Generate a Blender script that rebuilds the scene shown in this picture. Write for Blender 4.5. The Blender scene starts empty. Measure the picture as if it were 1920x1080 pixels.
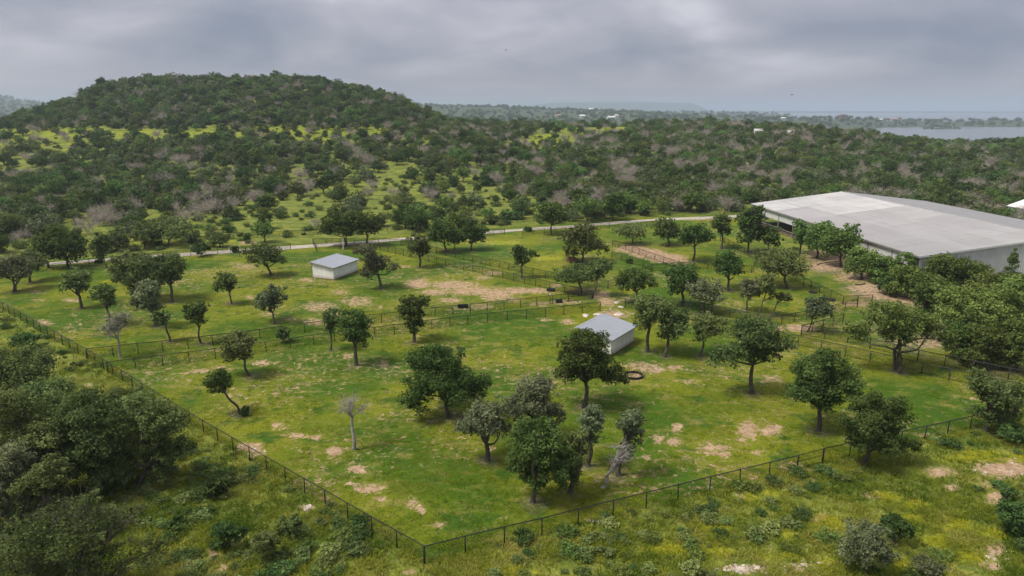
import bpy, math, random
import numpy as np

sc = bpy.context.scene
C = sc.collection
R = math.radians

# ------------------------------------------------------------------ camera, sky, sun, exposure
CAM_H = 32.0
PITCH = math.atan(337 / 1280)
cam_d = bpy.data.cameras.new('camera')
cam_d.lens, cam_d.sensor_width = 24.0, 36.0
cam_d.clip_start, cam_d.clip_end = 0.5, 60000
cam = bpy.data.objects.new('camera', cam_d)
C.objects.link(cam)
cam.location = (0, 0, CAM_H)
cam.rotation_euler = (math.pi / 2 - PITCH, 0, 0)
sc.camera = cam

SUN_DIR = np.array([-0.50, -0.16, 0.85])          # towards the sun
SUN_DIR /= np.linalg.norm(SUN_DIR)
sun_el = math.asin(SUN_DIR[2])
sun_az = math.atan2(SUN_DIR[0], SUN_DIR[1])

world = bpy.data.worlds.new('World')
sc.world = world
world.use_nodes = True
nt = world.node_tree
nt.nodes.clear()
W = nt.nodes.new
L = nt.links.new
out = W('ShaderNodeOutputWorld')
bg = W('ShaderNodeBackground')
sky = W('ShaderNodeTexSky')
sky.sky_type = 'NISHITA'
sky.sun_disc = False
sky.sun_elevation = sun_el
sky.sun_rotation = sun_az
sky.air_density, sky.dust_density = 1.0, 3.0
tc = W('ShaderNodeTexCoord')
sep = W('ShaderNodeSeparateXYZ')
L(tc.outputs['Generated'], sep.inputs[0])
zc = W('ShaderNodeMath'); zc.operation = 'MAXIMUM'; zc.inputs[1].default_value = 0.0
L(sep.outputs['Z'], zc.inputs[0])
za = W('ShaderNodeMath'); za.operation = 'ADD'; za.inputs[1].default_value = 0.28
L(zc.outputs[0], za.inputs[0])
dx = W('ShaderNodeMath'); dx.operation = 'DIVIDE'
dy = W('ShaderNodeMath'); dy.operation = 'DIVIDE'
L(sep.outputs['X'], dx.inputs[0]); L(za.outputs[0], dx.inputs[1])
L(sep.outputs['Y'], dy.inputs[0]); L(za.outputs[0], dy.inputs[1])
cmb = W('ShaderNodeCombineXYZ')
L(dx.outputs[0], cmb.inputs[0]); L(dy.outputs[0], cmb.inputs[1])


def wnoise(scale, detail, rough, dist, seedz):
    mp = W('ShaderNodeMapping')
    mp.inputs['Location'].default_value = (seedz * 1.7, seedz * 0.6, seedz)
    L(cmb.outputs[0], mp.inputs[0])
    n = W('ShaderNodeTexNoise')
    n.inputs['Scale'].default_value = scale
    n.inputs['Detail'].default_value = detail
    n.inputs['Roughness'].default_value = rough
    n.inputs['Distortion'].default_value = dist
    L(mp.outputs[0], n.inputs['Vector'])
    return n.outputs['Fac']


def wramp(fac, stops):
    r = W('ShaderNodeValToRGB')
    r.color_ramp.interpolation = 'B_SPLINE'
    while len(r.color_ramp.elements) < len(stops):
        r.color_ramp.elements.new(0.5)
    for e, (p, c) in zip(r.color_ramp.elements, stops):
        e.position = p
        e.color = (*c, 1)
    L(fac, r.inputs[0])
    return r.outputs[0]


# a closed deck of stratus: broad tone, ragged darker bellies and thin bright breaks
c_big = wramp(wnoise(1.05, 4, 0.5, 0.4, 3.1),
              [(0.30, (0.072, 0.084, 0.112)), (0.43, (0.112, 0.116, 0.140)), (0.55, (0.152, 0.150, 0.170)), (0.68, (0.25, 0.25, 0.27))])
c_fine = wramp(wnoise(2.9, 7, 0.58, 0.4, 7.7),
               [(0.28, (0.82, 0.84, 0.88)), (0.5, (1.0, 1.0, 1.0)), (0.72, (1.18, 1.17, 1.15))])
mul = W('ShaderNodeMix'); mul.data_type = 'RGBA'; mul.blend_type = 'MULTIPLY'
mul.inputs['Factor'].default_value = 1.0
L(c_big, mul.inputs['A']); L(c_fine, mul.inputs['B'])
# towards the horizon the deck is seen edge-on and evens out
hz = W('ShaderNodeMapRange'); hz.interpolation_type = 'SMOOTHSTEP'
hz.inputs['From Min'].default_value = 0.0
hz.inputs['From Max'].default_value = 0.07
L(zc.outputs[0], hz.inputs['Value'])
mh = W('ShaderNodeMix'); mh.data_type = 'RGBA'
mh.inputs['A'].default_value = (0.142, 0.134, 0.150, 1)
L(hz.outputs[0], mh.inputs['Factor'])
L(mul.outputs['Result'], mh.inputs['B'])
sk = W('ShaderNodeMix'); sk.data_type = 'RGBA'; sk.blend_type = 'MULTIPLY'
sk.inputs['Factor'].default_value = 1.0
sk.inputs['B'].default_value = (0.5, 0.5, 0.5, 1)
L(sky.outputs[0], sk.inputs['A'])
mk = W('ShaderNodeMix'); mk.data_type = 'RGBA'
mk.inputs['Factor'].default_value = 0.95
cl10 = W('ShaderNodeMix'); cl10.data_type = 'RGBA'; cl10.blend_type = 'MULTIPLY'
cl10.inputs['Factor'].default_value = 1.0
cl10.inputs['B'].default_value = (10, 10, 10, 1)
zen = W('ShaderNodeMath'); zen.operation = 'MULTIPLY_ADD'; zen.inputs[1].default_value = 0.9; zen.inputs[2].default_value = 1.0
L(zc.outputs[0], zen.inputs[0])                      # an overcast sky grows brighter towards the zenith
zm = W('ShaderNodeMix'); zm.data_type = 'RGBA'; zm.blend_type = 'MULTIPLY'; zm.inputs['Factor'].default_value = 1.0
L(mh.outputs['Result'], zm.inputs['A']); L(zen.outputs[0], zm.inputs['B'])
L(zm.outputs['Result'], cl10.inputs['A'])
L(sk.outputs['Result'], mk.inputs['A'])
L(cl10.outputs['Result'], mk.inputs['B'])
L(mk.outputs['Result'], bg.inputs['Color'])
bg.inputs['Strength'].default_value = 0.10
L(bg.outputs[0], out.inputs['Surface'])

sun_d = bpy.data.lights.new('sun', 'SUN')
sun_d.energy = 1.5
sun_d.angle = R(16)
sun_d.color = (1.0, 0.93, 0.80)
sun = bpy.data.objects.new('sun', sun_d)
C.objects.link(sun)
from mathutils import Vector
sun.rotation_euler = Vector(SUN_DIR).to_track_quat('Z', 'Y').to_euler()
sun.location = (0, 0, 300)

vs = sc.view_settings
vs.view_transform = 'Standard'
vs.look = 'None'
vs.exposure = 1.58
vs.gamma = 1.0
vs.use_curve_mapping = False
cy = sc.cycles
cy.max_bounces = 5
cy.diffuse_bounces = 2
cy.glossy_bounces = 2
cy.transmission_bounces = 2
cy.transparent_max_bounces = 12
cy.volume_bounces = 1
cy.use_denoising = True
cy.use_adaptive_sampling = True
cy.adaptive_threshold = 0.02
cy.sample_clamp_indirect = 4.0

# ------------------------------------------------------------------ helpers
rng = np.random.default_rng(11)
cp, sp = math.cos(PITCH), math.sin(PITCH)
F = 1280.0


def proj(x, y, z):
    z = np.asarray(z) - CAM_H
    d = np.maximum(y * cp - z * sp, 0.1)
    u = y * sp + z * cp
    return 960 + F * x / d, 540 - F * u / d


def vnoise(x, y, seed=0):
    """smooth value noise in [-1,1]"""
    x = np.asarray(x, float); y = np.asarray(y, float)
    xi = np.floor(x).astype(np.int64); yi = np.floor(y).astype(np.int64)
    fx = x - xi; fy = y - yi
    fx = fx * fx * (3 - 2 * fx); fy = fy * fy * (3 - 2 * fy)

    def h(a, b):
        n = (a * 374761393 + b * 668265263 + seed * 974711) & 0x7fffffff
        n = ((n ^ (n >> 13)) * 1274126177) & 0x7fffffff
        return ((n ^ (n >> 16)) & 0xffff) / 32767.5 - 1
    return (h(xi, yi) * (1 - fx) + h(xi + 1, yi) * fx) * (1 - fy) + (h(xi, yi + 1) * (1 - fx) + h(xi + 1, yi + 1) * fx) * fy


def fbm(x, y, seed=0, o=3):
    s = 0; a = 1; t = 0
    for i in range(o):
        s = s + a * vnoise(x * 2 ** i, y * 2 ** i, seed + i * 17); t += a; a *= 0.5
    return s / t


# terrain: elevation along bearings, each a list of (forward distance, elevation)
LAKE_Z = -25.0
NEAR = [(-50, 0), (0, 0), (250, 0)]
FARSHORE = [(8600, -34), (9200, -10), (9900, -10), (10500, -34), (26000, -34)]
BEAR = [
    (-200, NEAR + [(330, 4), (420, 12), (500, 15), (600, 8), (900, -10), (2500, 20), (4500, 100), (7000, 70), (26000, -20)]),
    (-20, NEAR + [(330, 4), (420, 14), (480, 18), (540, 19), (620, 12), (900, -10), (2500, 20), (4500, 108), (7000, 70), (26000, -20)]),
    (60, NEAR + [(330, 5), (420, 15), (470, 21), (530, 26), (600, 22), (900, -8), (2500, 10), (4500, 75), (7000, 50), (26000, -20)]),
    (130, NEAR + [(300, 2), (360, 8), (420, 18), (460, 25), (530, 35), (620, 33), (720, 15), (1000, -8), (3000, 5), (26000, -20)]),
    (200, NEAR + [(300, 3), (360, 10), (410, 18), (450, 27), (535, 46), (640, 44), (740, 22), (1000, -5), (3000, 5), (26000, -20)]),
    (300, NEAR + [(300, 3), (360, 11), (410, 19), (450, 28), (545, 51.5), (640, 50), (740, 25), (1000, -5), (3000, 5), (26000, -20)]),
    (580, NEAR + [(300, 3), (360, 11), (410, 19), (450, 28), (545, 51), (640, 48), (740, 25), (1000, -5), (3000, 5), (26000, -20)]),
    (660, NEAR + [(300, 3), (360, 11), (410, 19), (450, 26), (540, 43.5), (620, 40), (740, 20), (1000, -5), (3000, 20), (26000, -20)]),
    (740, NEAR + [(300, 3), (360, 10), (410, 18), (450, 23), (535, 35.5), (600, 32), (720, 14), (1000, -5), (3000, 34), (26000, -20)]),
    (800, NEAR + [(300, 3), (360, 10), (420, 17), (460, 20), (530, 26.5), (590, 23), (720, 8), (1100, -10), (2000, 2), (3000, 40), (4500, 40), (6500, -10), (26000, -20)]),
    (860, NEAR + [(300, 3), (360, 9), (420, 15), (480, 18.5), (540, 20), (600, 16), (720, 3), (1100, -12), (2000, 2), (3000, 37), (4500, 38), (6500, -10), (26000, -30)]),
    (930, NEAR + [(300, 2), (380, 8), (480, 15), (560, 17.5), (640, 13), (900, -8), (1600, -12), (2200, 6), (3000, 33), (4200, 30), (6500, -20), (9000, -20), (11500, 30), (26000, -30)]),
    (1060, NEAR + [(300, 2), (380, 8), (480, 14.5), (560, 17), (640, 13), (900, -8), (1600, -12), (2200, 4), (3000, 22), (3800, 12), (6000, -20), (9000, -20), (11500, 128), (14000, 120), (26000, -34)]),
    (1180, NEAR + [(300, 2), (380, 8), (480, 14.5), (570, 17), (660, 13), (900, -8), (1600, -14), (2200, -2), (3000, 14), (3800, 8), (5200, -20), (9000, -25), (11500, 130), (14000, 120), (26000, -34)]),
    (1290, NEAR + [(300, 2), (380, 8), (480, 14.5), (590, 17), (700, 11), (950, -12), (1600, -22), (2300, -4), (2800, 4), (3100, -20), (3600, -30), (4200, 3), (4800, -2), (5400, -34), (9000, -34), (11500, 118), (14000, 100), (26000, -34)]),
    (1345, NEAR + [(300, 2), (380, 8), (480, 14.5), (590, 17), (700, 10), (950, -14), (1600, -24), (2300, -6), (2700, 0), (3100, -28), (3700, -34), (4200, 1), (4800, -4), (5400, -34)] + FARSHORE),
    (1470, NEAR + [(300, 2), (380, 7), (460, 14), (540, 16), (640, 8), (900, -18), (1500, -28), (2100, -12), (2500, -3), (2900, -34), (3800, -34), (4100, -8), (4500, -8), (4800, -34)] + FARSHORE),
    (1500, NEAR + [(300, 2), (380, 7), (460, 14), (530, 15), (640, 6), (900, -18), (1500, -28), (2100, -12), (2500, -2), (2900, -34), (3800, -34), (4200, -32), (4800, -34)] + FARSHORE),
    (1600, NEAR + [(300, 2), (370, 6), (440, 12), (490, 13), (600, 2), (850, -20), (1300, -34), (1850, -34), (2000, -20), (2350, -2), (2600, -8), (2850, -34)] + FARSHORE),
    (1700, NEAR + [(300, 2), (370, 6), (430, 9), (470, 9), (580, -4), (800, -26), (1150, -34), (2050, -34), (2200, -20), (2400, -12), (2600, -14), (2800, -34)] + FARSHORE),
    (1800, NEAR + [(300, 2), (370, 5), (420, 7), (460, 6.5), (570, -8), (780, -27), (1100, -34), (2120, -34), (2250, -22), (2450, -14), (2600, -18), (2750, -34)] + FARSHORE),
    (1900, NEAR + [(300, 2), (370, 5), (420, 7), (460, 7), (570, -6), (780, -27), (1100, -34), (2100, -34), (2230, -22), (2450, -13), (2650, -16), (2800, -34)] + FARSHORE),
    (2200, NEAR + [(300, 2), (370, 5), (420, 8), (480, 8), (600, -4), (850, -27), (1200, -34), (2100, -34), (2230, -22), (2450, -13), (2650, -16), (2800, -34)] + FARSHORE),
]


def pchip(xs, ys):
    xs = np.array(xs, float); ys = np.array(ys, float)
    h = np.diff(xs); dl = np.diff(ys) / h
    m = np.zeros(len(xs))
    for i in range(1, len(xs) - 1):
        if dl[i - 1] * dl[i] > 0:
            w1 = 2 * h[i] + h[i - 1]; w2 = h[i] + 2 * h[i - 1]
            m[i] = (w1 + w2) / (w1 / dl[i - 1] + w2 / dl[i])

    def f(q):
        q = np.clip(q, xs[0], xs[-1])
        i = np.clip(np.searchsorted(xs, q, side='right') - 1, 0, len(xs) - 2)
        t = (q - xs[i]) / h[i]
        return ((2 * t ** 3 - 3 * t ** 2 + 1) * ys[i] + (t ** 3 - 2 * t ** 2 + t) * h[i] * m[i]
                + (-2 * t ** 3 + 3 * t ** 2) * ys[i + 1] + (t ** 3 - t ** 2) * h[i] * m[i + 1])
    return f


BU = np.array([b[0] for b in BEAR], float)
BF = [pchip(*zip(*b[1])) for b in BEAR]
TH_MAX = R(43)


def height(x, y):
    x = np.asarray(x, float); y = np.asarray(y, float)
    shp = np.broadcast(x, y).shape
    x = np.broadcast_to(x, shp).ravel(); y = np.broadcast_to(y, shp).ravel()
    r = np.hypot(x, y)
    th = np.arctan2(x, y)
    tcl = np.clip(th, -TH_MAX, TH_MAX)
    u = 960 + F * np.tan(tcl) / cp
    yf = r * np.cos(tcl)
    beyond = np.clip((np.abs(th) - R(60)) / R(40), 0, 1)          # behind the drone the plain just goes on
    u = np.clip(u, BU[0], BU[-1] - 1e-6)
    i = np.clip(np.searchsorted(BU, u, side='right') - 1, 0, len(BU) - 2)
    t = (u - BU[i]) / (BU[i + 1] - BU[i])
    t = t * t * (3 - 2 * t)
    z = np.zeros_like(r)
    for k in range(len(BU) - 1):
        s = i == k
        if s.any():
            z[s] = BF[k](yf[s]) * (1 - t[s]) + BF[k + 1](yf[s]) * t[s]
    z *= (1 - beyond)
    amp = np.clip((r - 230) / 250, 0, 1)
    z = z + 0.22 * fbm(x / 26, y / 26, 5, 2) * np.clip(r / 60, 0, 1) + amp * 1.3 * fbm(x / 45, y / 45, 9, 3)
    z = z + np.clip((z - 22) / 14, 0, 1) * (r < 900) * 3.5 * fbm(x / 60, y / 60, 77, 3)
    z = z + np.clip((r - 1500) / 2500, 0, 1) * 7 * fbm(x / 420, y / 420, 31, 3) * (z > -24)
    z = z + 14 * np.exp(-((x - 1231) / 70) ** 2 - ((y - 2010) / 45) ** 2)        # a low island in the lake
    return z.reshape(shp)


def at(px, py):
    """the point of the ground seen at a picture position, in metres"""
    a = (px - 960) / F; b = (540 - py) / F
    r = np.array([a, cp + b * sp, -sp + b * cp])
    z = 0.0
    if r[2] > -0.02:
        raise ValueError((px, py))
    for _ in range(12):
        t = (z - CAM_H) / r[2]
        z = float(height(r[0] * t, r[1] * t))
    t = (z - CAM_H) / r[2]
    return np.array([r[0] * t, r[1] * t, z])


def mesh_np(name, v, quads=None, tris=None, mats=(), mi=None, face_attr=None, smooth=False):
    me = bpy.data.meshes.new(name)
    v = np.asarray(v, np.float32)
    nq = 0 if quads is None else len(quads)
    n3 = 0 if tris is None else len(tris)
    loops = []
    if nq: loops.append(np.asarray(quads, np.int32).ravel())
    if n3: loops.append(np.asarray(tris, np.int32).ravel())
    lv = np.concatenate(loops)
    me.vertices.add(len(v)); me.vertices.foreach_set('co', v.ravel())
    me.loops.add(len(lv)); me.loops.foreach_set('vertex_index', lv)
    me.polygons.add(nq + n3)
    st = np.concatenate([np.arange(nq) * 4, nq * 4 + np.arange(n3) * 3]).astype(np.int32)
    me.polygons.foreach_set('loop_start', st)
    for m in mats: me.materials.append(m)
    if mi is not None: me.polygons.foreach_set('material_index', np.asarray(mi, np.int32))
    me.polygons.foreach_set('use_smooth', np.full(nq + n3, smooth))
    if face_attr is not None:
        for k, a in face_attr.items():
            at_ = me.attributes.new(k, 'FLOAT', 'FACE')
            at_.data.foreach_set('value', np.asarray(a, np.float32))
    me.update(calc_edges=True)
    me.validate()
    return me


def link(name, data, parent=None, loc=None, rz=0.0):
    o = bpy.data.objects.new(name, data)
    C.objects.link(o)
    if parent is not None: o.parent = parent
    if loc is not None: o.location = loc
    if rz: o.rotation_euler = (0, 0, rz)
    return o


def tag(o, label=None, cat=None, group=None, kind=None):
    if label: o['label'] = label
    if cat: o['category'] = cat
    if group: o['group'] = group
    if kind: o['kind'] = kind
    return o


def empty(name, loc, rz=0.0):
    o = link(name, None, None, loc, rz)
    o.empty_display_size = 0.3
    return o


class MB:
    """collects boxes, tubes and free faces into one mesh"""
    def __init__(s): s.v = []; s.f = []; s.m = []

    def face(s, pts, m=0):
        b = len(s.v); s.v += [tuple(map(float, p)) for p in pts]; s.f.append(tuple(range(b, b + len(pts)))); s.m.append(m)

    def hexa(s, p, m=0):                         # 8 corners: bottom ring then top ring
        b = len(s.v); s.v += [tuple(map(float, q)) for q in p]
        for f in ((3, 2, 1, 0), (4, 5, 6, 7), (0, 1, 5, 4), (1, 2, 6, 5), (2, 3, 7, 6), (3, 0, 4, 7)):
            s.f.append(tuple(b + i for i in f)); s.m.append(m)

    def box(s, x0, x1, y0, y1, z0, z1, m=0):
        s.hexa([(x0, y0, z0), (x1, y0, z0), (x1, y1, z0), (x0, y1, z0), (x0, y0, z1), (x1, y0, z1), (x1, y1, z1), (x0, y1, z1)], m)

    def tube(s, pts, r, n=6, m=0, cap=True):
        pts = [np.array(p, float) for p in pts]
        rr = r if hasattr(r, '__len__') else [r] * len(pts)
        b = len(s.v)
        for i, p in enumerate(pts):
            t = pts[min(i + 1, len(pts) - 1)] - pts[max(i - 1, 0)]
            t /= np.linalg.norm(t) + 1e-9
            a = np.cross(t, (0, 0, 1) if abs(t[2]) < 0.9 else (1, 0, 0)); a /= np.linalg.norm(a)
            c = np.cross(t, a)
            for k in range(n):
                w = 2 * math.pi * k / n
                s.v.append(tuple(p + rr[i] * (a * math.cos(w) + c * math.sin(w))))
        for i in range(len(pts) - 1):
            for k in range(n):
                k2 = (k + 1) % n
                s.f.append((b + i * n + k, b + i * n + k2, b + (i + 1) * n + k2, b + (i + 1) * n + k)); s.m.append(m)
        if cap:
            s.f.append(tuple(b + k for k in range(n))[::-1]); s.m.append(m)
            e = b + (len(pts) - 1) * n
            s.f.append(tuple(e + k for k in range(n))); s.m.append(m)

    def mesh(s, name, mats, smooth=False):
        me = bpy.data.meshes.new(name)
        me.from_pydata(s.v, [], s.f)
        for m in (mats if isinstance(mats, (list, tuple)) else [mats]): me.materials.append(m)
        me.polygons.foreach_set('material_index', s.m)
        if smooth: me.polygons.foreach_set('use_smooth', [True] * len(s.f))
        me.update()
        return me

    def build(s, name, mats, parent=None, loc=None, rz=0.0, smooth=False):
        return link(name, s.mesh(name, mats, smooth), parent, loc, rz)


# ------------------------------------------------------------------ materials
class NT:
    def __init__(s, name):
        s.mat = bpy.data.materials.new(name); s.mat.use_nodes = True
        s.t = s.mat.node_tree; s.t.nodes.clear()
        s.out = s.t.nodes.new('ShaderNodeOutputMaterial')

    def n(s, typ, **kw):
        nd = s.t.nodes.new('ShaderNode' + typ)
        for k, v in kw.items(): setattr(nd, k, v)
        return nd

    def l(s, a, b): s.t.links.new(a, b)

    def set(s, sock, v):
        if hasattr(v, 'is_linked') or hasattr(v, 'node'): s.l(v, sock)
        else: sock.default_value = (*v, 1) if isinstance(v, tuple) and len(v) == 3 and sock.type == 'RGBA' else v

    def pos(s): return s.n('NewGeometry').outputs['Position']

    def obj(s): return s.n('TexCoord').outputs['Object']

    def noise(s, vec, scale, detail=3, rough=0.55, dist=0.0, stretch=None, rot=0):
        if stretch or rot:
            mp = s.n('Mapping'); mp.inputs['Scale'].default_value = stretch or (1, 1, 1)
            mp.inputs['Rotation'].default_value = (0, 0, rot)
            s.l(vec, mp.inputs[0]); vec = mp.outputs[0]
        nd = s.n('TexNoise'); s.l(vec, nd.inputs['Vector'])
        nd.inputs['Scale'].default_value = scale; nd.inputs['Detail'].default_value = detail
        nd.inputs['Roughness'].default_value = rough; nd.inputs['Distortion'].default_value = dist
        return nd.outputs['Fac']

    def sm(s, v, a, b):
        nd = s.n('MapRange', interpolation_type='SMOOTHSTEP')
        s.set(nd.inputs['Value'], v)
        nd.inputs['From Min'].default_value = a; nd.inputs['From Max'].default_value = b
        return nd.outputs[0]

    def math(s, op, a, b=0.0):
        nd = s.n('Math', operation=op); s.set(nd.inputs[0], a); s.set(nd.inputs[1], b)
        return nd.outputs[0]

    def mix(s, f, a, b, mode='MIX'):
        nd = s.n('Mix', data_type='RGBA', blend_type=mode)
        s.set(nd.inputs['Factor'], f); s.set(nd.inputs['A'], a); s.set(nd.inputs['B'], b)
        return nd.outputs['Result']

    def bump(s, h, strength, dist):
        nd = s.n('Bump'); nd.inputs['Strength'].default_value = strength; nd.inputs['Distance'].default_value = dist
        s.l(h, nd.inputs['Height'])
        return nd.outputs[0]

    def principled(s, col, rough=0.7, spec=0.3, metal=0.0, normal=None):
        p = s.n('BsdfPrincipled'); s.set(p.inputs['Base Color'], col); s.set(p.inputs['Roughness'], rough)
        p.inputs['Specular IOR Level'].default_value = spec; p.inputs['Metallic'].default_value = metal
        if normal is not None: s.l(normal, p.inputs['Normal'])
        s.l(p.outputs[0], s.out.inputs['Surface'])
        return s.mat

    def attr(s, name, typ='GEOMETRY'):
        return s.n('Attribute', attribute_name=name, attribute_type=typ)


def leaf_mat(name, a, b, trans=0.24):
    t = NT(name)
    f = t.attr('tint').outputs['Fac']
    col = t.mix(f, a, b)
    ri = t.n('ObjectInfo').outputs['Random']
    hs = t.n('HueSaturation')
    t.set(hs.inputs['Hue'], t.math('MULTIPLY_ADD', ri, 0.045)); hs.inputs['Hue'].default_value = 0.5
    nd = hs.inputs['Hue'].links[0].from_node; nd.inputs[2].default_value = 0.478
    r2 = t.math('FRACT', t.math('MULTIPLY', ri, 7.31))
    t.set(hs.inputs['Value'], t.math('MULTIPLY_ADD', r2, 0.60)); hs.inputs['Value'].links[0].from_node.inputs[2].default_value = 0.80
    t.set(hs.inputs['Saturation'], 0.95)
    t.l(col, hs.inputs['Color'])
    d = t.n('BsdfDiffuse'); t.l(hs.outputs[0], d.inputs['Color'])
    tr = t.n('BsdfTranslucent'); t.l(hs.outputs[0], tr.inputs['Color'])
    m = t.n('MixShader'); m.inputs[0].default_value = trans
    t.l(d.outputs[0], m.inputs[1]); t.l(tr.outputs[0], m.inputs[2])
    t.l(m.outputs[0], t.out.inputs['Surface'])
    return t.mat


def plain(name, col, var=0.15, scale=3.0, rough=0.7, spec=0.3, metal=0.0, bump=0.0):
    t = NT(name)
    n = t.noise(t.obj(), scale, 5, 0.6)
    c2 = tuple(max(0, c * (1 - 2 * var)) for c in col); c1 = tuple(min(1, c * (1 + var)) for c in col)
    c = t.mix(t.sm(n, 0.3, 0.7), c2, c1)
    nm = t.bump(n, bump, 0.05) if bump else None
    return t.principled(c, rough, spec, metal, nm)


M = {}
M['oak'] = leaf_mat('oak_leaf', (0.034, 0.056, 0.014), (0.168, 0.212, 0.066))
M['oak_dark'] = leaf_mat('dark_oak_leaf', (0.020, 0.042, 0.009), (0.098, 0.146, 0.036))
M['oak_grey'] = leaf_mat('grey_oak_leaf', (0.046, 0.064, 0.028), (0.195, 0.228, 0.112))
M['oak_olive'] = leaf_mat('olive_oak_leaf', (0.038, 0.070, 0.013), (0.172, 0.228, 0.052))
M['elm'] = leaf_mat('elm_leaf', (0.036, 0.078, 0.016), (0.150, 0.245, 0.054))
M['juniper'] = leaf_mat('juniper_spray', (0.030, 0.052, 0.015), (0.132, 0.172, 0.054), 0.2)
M['shrub'] = leaf_mat('shrub_leaf', (0.024, 0.050, 0.012), (0.100, 0.160, 0.044))
M['pale_shrub'] = leaf_mat('pale_shrub_leaf', (0.09, 0.13, 0.035), (0.24, 0.29, 0.085))
M['bark'] = plain('oak_bark', (0.095, 0.08, 0.066), 0.25, 2.5, 0.9, 0.1, bump=0.5)
M['dead_wood'] = plain('weathered_wood', (0.30, 0.275, 0.255), 0.2, 3, 0.9, 0.1)
M['twig'] = plain('grey_twig', (0.36, 0.315, 0.275), 0.2, 0.5, 0.9, 0.1)
M['black_metal'] = plain('black_coated_steel', (0.012, 0.012, 0.013), 0.2, 8, 0.5, 0.4)
M['soil'] = plain('bare_soil', (0.30, 0.20, 0.13), 0.2, 2, 0.95, 0.1, bump=0.6)
M['hay'] = plain('old_hay', (0.17, 0.11, 0.065), 0.3, 6, 0.95, 0.1, bump=0.8)
M['rock'] = plain('pale_granite', (0.46, 0.40, 0.34), 0.2, 2.0, 0.9, 0.2, bump=0.5)
M['rubber'] = plain('black_rubber', (0.018, 0.018, 0.018), 0.2, 5, 0.7, 0.3)
M['white_paint'] = plain('white_painted_metal', (0.62, 0.62, 0.60), 0.06, 1.5, 0.55, 0.3)


def grass_mat(name, a, b, c):
    t = NT(name)
    f = t.attr('gtint', 'INSTANCER').outputs['Fac']
    col = t.mix(t.sm(f, 0.0, 0.55), a, b)
    col = t.mix(t.sm(f, 0.62, 1.0), col, c)
    d = t.n('BsdfDiffuse'); t.l(col, d.inputs['Color'])
    tr = t.n('BsdfTranslucent'); t.l(col, tr.inputs['Color'])
    m = t.n('MixShader'); m.inputs[0].default_value = 0.42
    t.l(d.outputs[0], m.inputs[1]); t.l(tr.outputs[0], m.inputs[2])
    t.l(m.outputs[0], t.out.inputs['Surface'])
    return t.mat


M['wild_grass'] = grass_mat('wild_grass_blade', (0.088, 0.148, 0.016), (0.255, 0.285, 0.034), (0.44, 0.39, 0.12))
M['lawn_grass'] = grass_mat('paddock_grass_blade', (0.046, 0.110, 0.006), (0.172, 0.190, 0.011), (0.30, 0.24, 0.07))


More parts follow.
